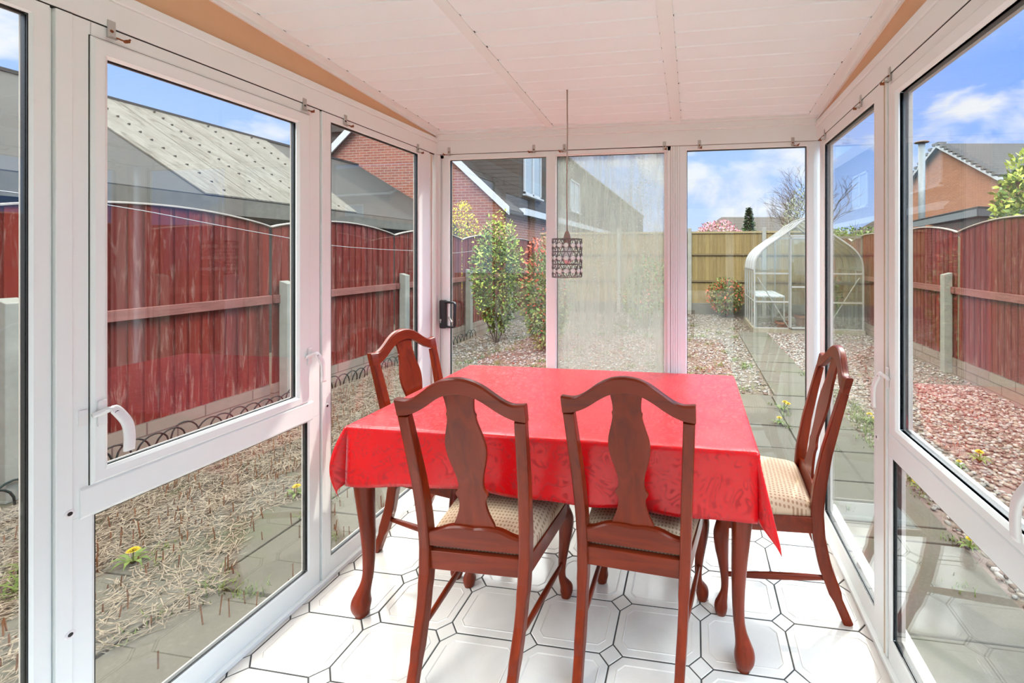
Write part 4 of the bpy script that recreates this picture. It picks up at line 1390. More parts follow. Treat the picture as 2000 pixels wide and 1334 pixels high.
# dandelions
YEL = plain('dandelion_yellow', (0.90, 0.62, 0.02), 0.7)
def dandelion(x, y, s, label, nflow=1, leaves=9, fz=0.05):
    t = thing('dandelion', label, 'dandelion', (x, y, G + 0.015), nr.uniform(0, 6.28), 'dandelions in the garden')
    bm = bmesh.new()
    for k in range(leaves):
        a = k * 6.283 / leaves + nr.uniform(-0.2, 0.2); L = s * nr.uniform(0.045, 0.08)
        pr = None
        for q in range(6):
            t_ = q / 5
            c = Vector((math.cos(a) * L * t_, math.sin(a) * L * t_, 0.03 * s * math.sin(t_ * 2.6)))
            wd = 0.0075 * s * (math.sin(t_ * 2.9 + 0.2)) * (1.0 if q % 2 else 0.6) + 0.0008
            sd_ = Vector((-math.sin(a), math.cos(a), 0)) * wd
            A, B = bm.verts.new(c - sd_), bm.verts.new(c + sd_)
            if pr: bm.faces.new((pr[0], pr[1], B, A))
            pr = (A, B)
    obj('leaves', bm, GREEN, t)
    for k in range(nflow):
        a = nr.uniform(0, 6.28); r0 = 0.0 if nflow == 1 else 0.035 * s
        c = Vector((math.cos(a) * r0, math.sin(a) * r0, fz * s))
        bm = bmesh.new(); tube(bm, [(0, 0, 0), c], 0.0022 * s, 6); obj('stem', bm, GREEN, t)
        bm = bmesh.new()
        for ring, (rr, up) in enumerate(((0.021, 0.004), (0.016, 0.009), (0.009, 0.012))):
            m_ = 16 - ring * 4
            for q in range(m_):
                b = q * 6.283 / m_ + ring * 0.2
                e1 = Vector((math.cos(b), math.sin(b), 0)); e2 = Vector((-math.sin(b), math.cos(b), 0))
                p0 = c + Vector((0, 0, 0.002)); tip = c + e1 * rr * s + Vector((0, 0, up * s))
                bm.faces.new([bm.verts.new(v_) for v_ in (p0 - e2 * 0.0012, tip - e1 * 0.004 * s - e2 * 0.0028 * s, tip, tip - e1 * 0.004 * s + e2 * 0.0028 * s, p0 + e2 * 0.0012)])
        obj('flower', bm, YEL, t)
for x, y, s, nf, lab in (
    (1.877, 3.443, 0.9, 1, 'small dandelion on gravel, lower left of the two seen through the right casement glass'),
    (2.071, 3.55, 1.5, 1, 'bigger dandelion on gravel, upper right of the two seen through the right casement glass'),
    (1.481, 3.191, 0.9, 1, 'small dandelion at the top of the lower right pane, just above a larger one'),
    (1.457, 3.073, 1.2, 2, 'leafy dandelion by the slab edge at top left of the lower right pane'),
    (1.417, 2.502, 1.0, 1, 'lone dandelion beside the slab edge in the middle of the lower right pane'),
    (1.586, 4.21, 1.4, 2, 'leafy dandelion seen in the narrow right window beside the chair top'),
    (0.86, 4.44, 1.4, 3, 'large dandelion clump with two yellow heads on the back slabs beyond the red cloth'),
    (0.759, 4.071, 1.2, 1, 'dandelion on the slab joint nearer than the large clump, right of the cloth'),
    (-2.48, 2.40, 1.2, 1, 'dandelion at the path edge at far right of the lower left pane'),
    (-2.587, 2.60, 0.9, 1, 'dandelion cut by the window frame at upper right of the lower left pane'),
    (-2.732, 1.75, 1.3, 1, 'dandelion at left edge of the lower left pane on dead stems')):
    dandelion(x, y, s, lab, nf)
tt = tufts('leafy_weed', [(-3.05, 1.60, G + 0.01), (-3.12, 1.66, G + 0.01), (-2.98, 1.52, G)], 40, 0.03, 0.06, 0.13, 0.007, GREEN, 1.6)
tag(tt, 'bright green leafy weed at the bottom left edge of the picture', 'weed')

# ------------------------------------------------------------------ fences
def arch(y, a, b, z0, z1):
    t = (y - a) / (b - a); return z0 + (z1 - z0) * math.sin(math.pi * max(0, min(1, t))) ** 0.8
def side_panel(xf, s, a, b, label):
    """s = +1 when the garden is on the +X side of the fence"""
    t = thing('fence', label, 'fence panel', (xf, a, G), 0, 'arched red fence panels')
    bm = bmesh.new(); w = 0.1
    n = int(round((b - a - 0.04) / w)); w = (b - a - 0.04) / n
    rr = random.Random(int(a * 100 + xf * 10))
    for i in range(n):
        y0 = 0.02 + i * w; y1 = y0 + w + 0.012
        zt0 = arch(a + y0, a, b, 1.700, 1.820) - G; zt1 = arch(a + min(y1, b - a), a, b, 1.700, 1.820) - G
        zb = 0.205 + rr.uniform(-0.004, 0.004)
        d0, d1 = 0.004, 0.013
        tw = rr.uniform(-0.003, 0.003)
        q = [(-s * 0.0, y0), (-s * 0.016 + tw, y0), (-s * 0.004, y1), (s * 0.004, y1)]
        q = [(s * 0.006, y0), (-s * 0.004, y0), (-s * 0.012, y1), (-s * 0.006, y1)]
        A = [bm.verts.new((x + tw, y, zb)) for x, y in q]
        B = [bm.verts.new((x - tw, y, zt0 if abs(y - y0) < 1e-6 else zt1)) for x, y in q]
        bm.faces.new(A); bm.faces.new(B[::-1])
        for k in range(4): bm.faces.new((A[k], A[(k + 1) % 4], B[(k + 1) % 4], B[k]))
    obj('boards', bm, F_RED, t)
    for z in (1.08,):
        bm = bmesh.new(); box(bm, min(s * 0.008, s * 0.046), max(s * 0.008, s * 0.046), 0.02, b - a - 0.02, z - 0.04, z + 0.045)
        obj('rail', bm, F_RAIL, t, bevel=0.003)
    bm = bmesh.new()
    ys = [0.01 + (b - a - 0.02) * i / 24 for i in range(25)]
    loft(bm, [(0, y, arch(a + y, a, b, 1.700, 1.820) - G + 0.008) for y in ys], [(0.022, 0.008)] * 25, n=8, ex=6, side=(1, 0, 0))
    obj('capping_strip', bm, CAPWOOD, t)
def gravel_board(xf, a, b, label):
    bm = bmesh.new(); box(bm, -0.022, 0.022, 0.02, b - a - 0.02, 0.0, 0.205)
    o = obj('gravel_board', bm, GBOARD); o.location = (xf, a, G); tag(o, label, 'gravel board', 'rock-faced concrete gravel boards')
def spur(x, y, label, h=1.27, mat=None, w=0.05):
    bm = bmesh.new()
    vs = box(bm, -w, w, -w, w, 0, h)
    for v_ in vs:
        if v_.co.z > 0.1 and v_.co.x * (1 if x < 0 else -1) > 0: v_.co.z -= 0.03
    o = obj('fence_post', bm, mat or CONCRETE, bevel=0.006); o.location = (x, y, G); tag(o, label, 'fence post', 'fence posts')
Ls = [0.12, 2.0, 3.88, 5.76, 7.64, 9.52, 11.4]
labs = ['arched red fence panel nearest the house on the left boundary', 'arched red fence panel filling most of the left casement view',
        'arched red fence panel behind the post between the two left windows', 'arched red left fence panel at right side of the narrow left window',
        'arched red left fence panel behind the sliding door glass', 'arched red left fence panel ending at the tan back fence']
for (a, b), l in zip(zip(Ls, Ls[1:]), labs):
    side_panel(-4.32, 1, a, b, l); gravel_board(-4.32, a, b, l.replace('arched red fence panel', 'concrete gravel board under red panel').replace('arched red left fence panel', 'concrete gravel board under the red left panel'))
for y, l in ((0.24, 'grey concrete post on the left fence closest to the house'), (2.115, 'grey concrete post at the extreme left edge of the picture'), (3.997, 'grey concrete post at right side of the left casement glass'),
             (5.879, 'grey concrete post seen in the narrow left window'), (7.76, 'grey concrete post on left fence behind the sliding door'), (9.64, 'farthest grey concrete post on the left fence')):
    spur(-4.24, y, l)
Rs = [2.40, 4.28, 6.16, 8.04, 9.92, 11.4]
labs = ['arched red fence panel nearest the house on the right boundary', 'arched red right fence panel at the right picture edge',
        'arched red right fence panel just left of the tan timber post', 'arched red right fence panel in the narrow right window',
        'farthest arched red right fence panel, by the greenhouse']
for (a, b), l in zip(zip(Rs, Rs[1:]), labs):
    side_panel(3.35, -1, a, b, l); gravel_board(3.35, a, b, l.replace('arched red fence panel', 'concrete gravel board under the red panel').replace('arched red right fence panel', 'concrete gravel board under the red right panel'))
for y, l in ((2.54, 'short grey-brown post on the right fence nearest the house'), (4.42, 'short grey-brown post on the right fence just outside the picture edge'), (6.295, 'short grey-brown post standing before the right fence below the panel join'),
             (8.18, 'short grey-brown post on right fence seen through narrow window'), (10.05, 'short grey-brown post on the right fence by the greenhouse')):
    spur(3.28, y, l, 1.31)
POSTW = plain('pale_timber_post', (0.33, 0.25, 0.15), 0.85, var=0.25)
for y, l in ((4.28, 'tall timber post between the two nearest right fence panels'), (6.16, 'tall tan timber post in the gap where the two right fence panels meet'), (8.04, 'tall timber post on right fence behind the window frame')):
    spur(3.40, y, l, 1.80, POSTW, 0.045)
# back fence
def back_panel(a, b, label):
    t = thing('fence', label, 'fence panel', (a, 11.5, G), 0, 'straight tan back fence panels')
    bm = bmesh.new(); n = int(round((b - a - 0.08) / 0.095)); w = (b - a - 0.08) / n
    for i in range(n):
        x0 = 0.04 + i * w
        q = [(x0, -0.012), (x0 + w + 0.01, -0.002), (x0 + w + 0.01, 0.004), (x0, 0.004)]
        A = [bm.verts.new((x, y, 0.29)) for x, y in q]; B = [bm.verts.new((x, y, 2.10)) for x, y in q]
        bm.faces.new(A); bm.faces.new(B[::-1])
        for k in range(4): bm.faces.new((A[k], A[(k + 1) % 4], B[(k + 1) % 4], B[k]))
    obj('boards', bm, F_TAN, t)
    RT = plain('back_rail_wood', (0.27, 0.19, 0.09), 0.8, var=0.2)
    for z in (0.863, 1.553):
        bm = bmesh.new(); box(bm, 0.03, b - a - 0.03, -0.045, -0.010, z - 0.022, z + 0.022); obj('rail', bm, RT, t)
    bm = bmesh.new(); box(bm, 0.02, b - a - 0.02, -0.035, 0.02, 2.10, 2.15); obj('capping_strip', bm, plain('back_cap_wood', (0.50, 0.38, 0.19), 0.8), t)
    bm = bmesh.new(); box(bm, 0, b - a - 0.08, -0.02, 0.02, 0, 0.285)
    g = obj('gravel_board', bm, plain('grey_gravel_board', (0.20, 0.18, 0.14), 0.9, var=0.3)); g.location = (a + 0.04, 11.5, G)
    tag(g, 'grey foot board of the ' + label.replace(' at the left garden corner', ''), 'gravel board', 'grey gravel boards of the back fence')
Bs = [-4.2, -1.98, -0.106, 1.768, 3.3]
for (a, b), l in zip(zip(Bs, Bs[1:]), ('tan back fence panel at the left garden corner behind dim glass', 'tan back fence panel behind the misted pane', 'tan back fence panel behind the red-tipped shrub', 'tan back fence panel behind the greenhouse')):
    back_panel(a, b, l)
for x, l in ((-1.98, 'grey concrete back fence post behind the misted pane'), (-0.106, 'grey concrete back fence post at left edge of the clear window'), (1.768, 'grey concrete back fence post rising above the greenhouse roof')):
    bm = bmesh.new(); box(bm, -0.05, 0.05, -0.05, 0.05, 0, 2.24); o = obj('fence_post', bm, CONCRETE, bevel=0.008); o.location = (x, 11.49, G); tag(o, l, 'fence post', 'fence posts')

# dark green wire hoops edging the left bed
WIRE = plain('green_coated_wire', (0.022, 0.045, 0.038), 0.4)
bm = bmesh.new()
y = 1.75; i = 0
rr = random.Random(3)
while y < 7.6:
    hgt = 0.14 + rr.uniform(-0.015, 0.02); tl = rr.uniform(-0.03, 0.03); x = -4.09 + 0.04 * math.sin(y * 1.3) - (0.08 if y < 3 else 0)
    pts = []
    for k in range(11):
        a = math.pi * k / 10
        pts.append((x + tl * math.sin(a) + 0.006 * (i % 2), y + 0.105 - 0.105 * math.cos(a), G - 0.005 + hgt * math.sin(a) ** 0.8))
    loft(bm, pts, [0.0065] * 11, n=6)
    y += 0.118; i += 1
tag(obj('hoop_edging', bm, WIRE, smooth=True), 'dark green wire hoop edging along the left fence', 'edging')
# washing line
bm = bmesh.new()
pts = [(-4.1, 0.3, 1.87), (-4.1, 1.4, 1.83), (-4.1, 2.479, 1.774), (-4.1, 3.2, 1.68), (-4.1, 3.884, 1.593), (-4.1, 4.393, 1.53), (-4.1, 5.2, 1.495), (-4.1, 5.939, 1.481), (-4.1, 6.832, 1.45), (-4.1, 7.9, 1.52), (-4.1, 9.3, 1.7)]
tube(bm, smoothpts(pts, 4), 0.0035, 6)
tag(obj('washing_line', bm, plain('pale_cord', (0.6, 0.56, 0.52), 0.6), smooth=True), 'thin pale sagging washing line strung along the left red fence', 'line')

# ------------------------------------------------------------------ left neighbour's garage
def bumpy_roof(name, c1, c2, rows=None):
    c1 = tuple(c * 0.62 for c in c1); c2 = tuple(c * 0.62 for c in c2)
    m = M(name)
    n = m.noise(1.2, 6, 0.6); n2 = m.noise(30, 4, 0.7)
    col = m.mix(n, c1, c2)
    col = m.mix(m.math('MULTIPLY', n2, 0.3), col, tuple(c * 0.5 for c in c1))
    if rows:
        sep = m.n('ShaderNodeSeparateXYZ'); m.l(m.tc(), sep.inputs[0])
        f = m.math('FRACT', m.math('DIVIDE', sep.outputs[2], rows))
        col = m.mix(m.ramp(f, [(0.0, 1.0), (0.22, 0.0)]), col, tuple(c * 0.25 for c in c1))
    m.color(col); m.rough(0.9)
    return m.m
FELT = bumpy_roof('grey_roof_felt', (0.14, 0.13, 0.115), (0.21, 0.195, 0.17))
def make_paleboard():
    m = M('pale_roof_board')
    g = m.noise(1.0, 8, 0.65, m.mapping(scale=(1.6, 11, 1.6)), 1.6)
    col = m.ramp(g, [(0.34, (0.13, 0.11, 0.08)), (0.5, (0.24, 0.21, 0.165)), (0.66, (0.30, 0.275, 0.225))])
    m.color(col); m.rough(0.85); return m.m
PALE = make_paleboard()
GREYW = plain('weathered_grey_timber', (0.25, 0.22, 0.17), 0.85, var=0.3)
t = thing('garage', 'long neighbouring garage with grey felt roof and pale bare roof boards behind the left fence', 'garage', (-6.6, 0, G))
def gp(x, y, z): return (x + 6.6, y, z - G)
ex, ez, rx, rz = -6.45, 2.20, -9.5, 3.99
bm = bmesh.new(); box(bm, -5.8, 0.0, -3.0, 11.0, 0, 2.2); obj('wall', bm, plain('dark_garage_wall', (0.085, 0.07, 0.055), 0.9, var=0.3), t)
bm = bmesh.new(); box(bm, 0.13, 0.16, -3.2, 11.1, 2.10, 2.335); obj('fascia', bm, GREYW, t)
bm = bmesh.new()
def roofplane(bm, x0, z0, x1, z1, ya0, ya1, yb0, yb1, th):
    a = [gp(x0, ya0, z0), gp(x0, ya1, z0), gp(x1, yb1, z1), gp(x1, yb0, z1)]
    A = [bm.verts.new(p) for p in a]; B = [bm.verts.new((p[0], p[1], p[2] - th)) for p in a]
    bm.faces.new(A); bm.faces.new(B[::-1])
    for k in range(4): bm.faces.new((A[k], A[(k + 1) % 4], B[(k + 1) % 4], B[k]))
roofplane(bm, ex, ez + 0.03, rx, rz, -3.2, 11.1, -3.2, 11.1, 0.05)
roofplane(bm, rx, rz, -12.6, ez, -3.2, 11.1, -3.2, 11.1, 0.05)
obj('roof', bm, FELT, t)
bm = bmesh.new(); box(bm, gp(rx - 0.06, 0, 0)[0], gp(rx + 0.06, 0, 0)[0], -3.2, 11.1, rz - G - 0.02, rz - G + 0.03); obj('ridge_cap', bm, FELT, t)
yb = [4.885, 5.56, 6.22, 6.88, 7.53]; yr = [4.95, 5.85, 6.72, 7.58, 8.42]
NAIL = plain('dark_nail_patch', (0.10, 0.085, 0.07), 0.9)
for i in range(4):
    bm = bmesh.new()
    roofplane(bm, ex + 0.01, ez + 0.052, rx - 0.02, rz + 0.03, yb[i] + 0.006, yb[i + 1] - 0.006, yr[i] + 0.006, yr[i + 1] - 0.006, 0.02)
    b_ = obj('roof_board', bm, PALE, t)
    bm = bmesh.new()
    for k in range(13):
        f = (k + 0.6) / 13.4
        for e_ in (0.5,):
            x = ex + (rx - ex) * f; z = ez + 0.055 + (rz - ez - 0.02) * f; y_ = (yb[i] + (yb[i + 1] - yb[i]) * e_) * (1 - f) + (yr[i] + (yr[i + 1] - yr[i]) * e_) * f
            q = gp(x, y_, z); box(bm, q[0] - 0.02, q[0] + 0.02, q[1] - 0.006, q[1] + 0.006, q[2] - 0.012, q[2] + 0.014)
    obj('nail_row', bm, NAIL, b_)

# ------------------------------------------------------------------ left brick house beyond the garage
TILED = bumpy_roof('dark_roof_tiles', (0.13, 0.11, 0.095), (0.20, 0.17, 0.15), 0.12)
t = thing('brick_house', 'red brick house with white verge boards and tile-hung upper wall beyond the left fence', 'house', (-8.6, 11.2, G))
def hp(x, y, z): return (x + 8.6, y - 11.2, z - G)
bm = bmesh.new()
prism(bm, [(-12.1, G), (-5.1, G), (-5.1, 2.72), (-8.62, 6.0), (-12.1, 2.72)], lambda p: hp(p[0], 11.2, p[1]), lambda p: hp(p[0], 15.5, p[1]))
obj('gable_wall', bm, BRICK_L, t)
bm = bmesh.new()
a = hp(-11.5, 12.1, G); b = hp(-5.12, 44, 2.70); box(bm, a[0], b[0], a[1], b[1], a[2], b[2]); obj('ground_floor_wall', bm, BRICK_L, t)
bm = bmesh.new()
a = hp(-11.6, 12.2, 2.7); b = hp(-5.1, 44, 5.3); box(bm, a[0], b[0], a[1], b[1], a[2], b[2]); obj('tile_hung_wall', bm, TILED, t)
bm = bmesh.new()
for x0, z0, x1, z1 in ((-4.95, 2.60, -8.62, 6.03), (-8.62, 6.03, -12.3, 2.60)):
    P4 = [hp(x0, 11.08, z0 + 0.06), hp(x0, 15.6, z0 + 0.06), hp(x1, 15.6, z1 + 0.06), hp(x1, 11.08, z1 + 0.06)]
    A = [bm.verts.new(p) for p in P4]; B = [bm.verts.new((p[0], p[1], p[2] - 0.1)) for p in P4]
    bm.faces.new(A); bm.faces.new(B[::-1])
    for k in range(4): bm.faces.new((A[k], A[(k + 1) % 4], B[(k + 1) % 4], B[k]))
obj('gable_roof', bm, TILED, t)
bm = bmesh.new()
prism(bm, [(-4.9, 5.28), (-8.5, 8.2), (-11.9, 5.28)], lambda p: hp(p[0], 12.1, p[1]), lambda p: hp(p[0], 44.2, p[1]))
obj('main_roof', bm, TILED, t)
bm = bmesh.new()
WB_ = plain('white_board', (0.78, 0.79, 0.80), 0.4)
for sx in (1, -1):
    q = [(-8.62 + sx * 3.72, 2.50), (-8.62 + sx * 3.72, 2.72), (-8.62, 6.12), (-8.62, 5.86)]
    prism(bm, q, lambda p: hp(p[0], 11.05, p[1]), lambda p: hp(p[0], 11.09, p[1]))
obj('verge_board', bm, WB_, t)
bm = bmesh.new(); a = hp(-5.09, 12.2, 2.60); b = hp(-4.9, 44, 2.80); box(bm, a[0], b[0], a[1], b[1], a[2], b[2]); obj('fascia', bm, WB_, t)
def hwin(parent, x, y0, y1, z0, z1, o_):
    bm = bmesh.new()
    yy = [y0, (y0 + y1) / 2, y1]
    for a0, a1, c0, c1 in [(y0, y0 + 0.07, z0, z1), (y1 - 0.07, y1, z0, z1), (yy[1] - 0.05, yy[1] + 0.05, z0, z1), (y0, y1, z0, z0 + 0.07), (y0, y1, z1 - 0.07, z1)]:
        p0 = o_(x, a0, c0); box(bm, p0[0] - 0.01, p0[0] + 0.05, p0[1], p0[1] + (a1 - a0), p0[2], p0[2] + (c1 - c0))
    p0 = o_(x, y0, z0); box(bm, p0[0], p0[0] + 0.12, p0[1] - 0.05, p0[1] + (y1 - y0) + 0.05, p0[2] - 0.05, p0[2])
    f = obj('window', bm, WB_, parent)
    bm = bmesh.new(); box(bm, p0[0] - 0.005, p0[0] + 0.015, p0[1] + 0.05, p0[1] + (y1 - y0) - 0.05, p0[2] + 0.05, p0[2] + (z1 - z0) - 0.05)
    obj('pane', bm, plain('net_curtained_pane', (0.55, 0.62, 0.66), 0.12), f)
hwin(t, -5.1, 12.55, 14.0, 3.27, 4.75, hp)
hwin(t, -5.1, 17.5, 19.0, 3.27, 4.6, hp)

# ------------------------------------------------------------------ right brick house, turned a little to the plot
t = thing('brick_house', 'orange brick gable house with dark tiled roof beyond the right fence', 'house', (13.84, 22.37, G), PSI)
# local axes: x along the ridge, y across the gable
bm = bmesh.new()
prism(bm, [(0, 0), (7.3, 0), (7.3, 5.15), (3.65, 7.42), (0, 5.15)], lambda p: (0, p[0], p[1]), lambda p: (12, p[0], p[1]))
obj('wall', bm, BRICK_R, t)
ROOF_R = bumpy_roof('brown_roof_tiles', (0.14, 0.125, 0.12), (0.20, 0.18, 0.17), 0.17)
bm = bmesh.new()
for y0, z0, y1, z1 in ((-0.3, 5.02, 3.65, 7.52), (3.65, 7.52, 7.6, 5.02)):
    P4 = [(-0.25, y0, z0 + 0.08), (12.3, y0, z0 + 0.08), (12.3, y1, z1 + 0.08), (-0.25, y1, z1 + 0.08)]
    A = [bm.verts.new(p) for p in P4]; B = [bm.verts.new((p[0], p[1], p[2] - 0.12)) for p in P4]
    bm.faces.new(A); bm.faces.new(B[::-1])
    for k in range(4): bm.faces.new((A[k], A[(k + 1) % 4], B[(k + 1) % 4], B[k]))
obj('roof', bm, ROOF_R, t)
bm = bmesh.new()
for sgn in (1, -1):
    q = [(3.65 - sgn * 3.95, 4.90), (3.65 - sgn * 3.95, 5.06), (3.65, 7.56), (3.65, 7.38)]
    prism(bm, q, lambda p: (-0.29, p[0], p[1]), lambda p: (-0.25, p[0], p[1]))
obj('verge_board', bm, WB_, t)
bm = bmesh.new()
for k in range(13):
    f = (k + 0.5) / 13
    for sgn in (1, -1):
        y_ = 3.65 - sgn * 3.9 * (1 - f); z_ = 5.10 + 2.48 * f
        box(bm, -0.33, 0.10, y_ - 0.11, y_ + 0.11, z_ + 0.0, z_ + 0.14)
obj('verge_tiles', bm, plain('grey_verge_tile', (0.26, 0.25, 0.24), 0.8, var=0.2), t)
bm = bmesh.new(); box(bm, -0.3, 12.3, -0.42, -0.30, 4.93, 5.05); obj('gutter', bm, WB_, t)
bm = bmesh.new()
for a0, a1, c0, c1 in ((1.9, 3.3, 3.2, 3.3), (1.9, 3.3, 4.4, 4.5), (1.9, 2.0, 3.2, 4.5), (3.2, 3.3, 3.2, 4.5), (2.55, 2.65, 3.2, 4.5)): box(bm, a0, a1, -0.06, 0.02, c0, c1)
f = obj('window', bm, WB_, t)
bm = bmesh.new(); box(bm, 1.95, 3.25, -0.03, 0.01, 3.25, 4.45); obj('pane', bm, plain('sky_pane', (0.45, 0.55, 0.65), 0.1), f)
# flue pipe with a cowl
t = thing('flue_pipe', 'tall grey metal flue pipe with flat cowl in front of the orange brick gable', 'flue', (10.35, 21.83, 2.6))
bm = bmesh.new(); loft(bm, [(0, 0, -2.7), (0, 0, 3.92)], [0.14, 0.14], n=16); obj('pipe', bm, plain('galvanised_pipe', (0.36, 0.37, 0.36), 0.5, 0.3, var=0.2), t, smooth=True)
bm = bmesh.new(); loft(bm, [(0, 0, 3.98), (0, 0, 4.02), (0, 0, 4.08)], [0.30, 0.28, 0.05], n=16)
for k in range(4):
    a = k * math.pi / 2; tube(bm, [(0.1 * math.cos(a), 0.1 * math.sin(a), 3.9), (0.12 * math.cos(a), 0.12 * math.sin(a), 4.0)], 0.012, 5)
obj('cowl', bm, plain('rusty_cowl', (0.30, 0.22, 0.17), 0.7), t)
# flat roofed garage
t = thing('garage', 'flat-roofed garage with grey fascia just over the right fence', 'garage', (6.45, 11.11, G))
GF = plain('grey_fascia', (0.30, 0.33, 0.34), 0.6); GW = plain('dark_render', (0.10, 0.095, 0.085), 0.9, var=0.2)
bm = bmesh.new(); 
prism(bm, [(0.08, 0.08), (0.75, 5.0), (6.5, 4.2), (6.0, -0.95)], lambda p: (p[0], p[1], 0), lambda p: (p[0], p[1], 2.4)); obj('wall', bm, GW, t)
bm = bmesh.new()
prism(bm, [(0, 2.66), (0, 2.44), (5, 2.44), (5, 2.66)], lambda p: (0.0 + 0.135 * p[0], p[0], p[1]), lambda p: (0.04 + 0.135 * p[0], p[0], p[1])); obj('side_fascia', bm, GF, t)
bm = bmesh.new()
prism(bm, [(0, 2.66), (0, 2.44), (6, 1.95), (6, 2.17)], lambda p: (p[0], -0.14 * p[0], p[1]), lambda p: (p[0], -0.14 * p[0] + 0.04, p[1])); obj('front_fascia', bm, plain('dark_fascia', (0.09, 0.10, 0.105), 0.6), t)
bm = bmesh.new()
q = [(0, 0, 2.655), (6, -0.84, 2.165), (6.6, 4.2, 2.165), (0.675, 5.0, 2.655)]
A = [bm.verts.new(p) for p in q]; B = [bm.verts.new((p[0], p[1], p[2] - 0.05)) for p in q]; bm.faces.new(A); bm.faces.new(B[::-1])
for k in range(4): bm.faces.new((A[k], A[(k + 1) % 4], B[(k + 1) % 4], B[k]))
obj('roof', bm, FELT, t)

# low houses on the skyline
def far_house(x0, x1, y, ze, zr, label, dep=9, hip=3.0):
    t = thing('distant_house', label, 'house', ((x0 + x1) / 2, y, G), PSI)
    h = (x1 - x0) / 2
    bm = bmesh.new(); box(bm, -h, h, 0, dep, 0, ze - G); obj('wall', bm, BRICK_L, t)
    bm = bmesh.new()
    b = [(-h - .4, -.4, ze - G - .1), (h + .4, -.4, ze - G - .1), (h + .4, dep + .4, ze - G - .1), (-h - .4, dep + .4, ze - G - .1)]; r = [(-h + hip, dep / 2, zr - G), (h - hip, dep / 2, zr - G)]
    B = [bm.verts.new(p) for p in b]; R_ = [bm.verts.new(p) for p in r]
    bm.faces.new((B[0], B[1], R_[1], R_[0])); bm.faces.new((B[2], B[3], R_[0], R_[1])); bm.faces.new((B[1], B[2], R_[1])); bm.faces.new((B[3], B[0], R_[0])); bm.faces.new(B[::-1])
    obj('roof', bm, bumpy_roof('distant_tiles', (0.20, 0.165, 0.13), (0.27, 0.22, 0.175), 0.3), t)
    for k in (-0.5, 0.2):
        bm = bmesh.new(); box(bm, k * h, k * h + 1.0, -0.05, 0.02, 1.3, 2.4); obj('window', bm, WB_, t)
far_house(1.0, 13.5, 40.5, 3.3, 5.2, 'long low brown-roofed house beyond the back fence behind the conifer', hip=2.4)
far_house(17.5, 28, 40.5, 3.4, 5.6, 'low grey-roofed house on the skyline in the narrow right window', hip=1.6)

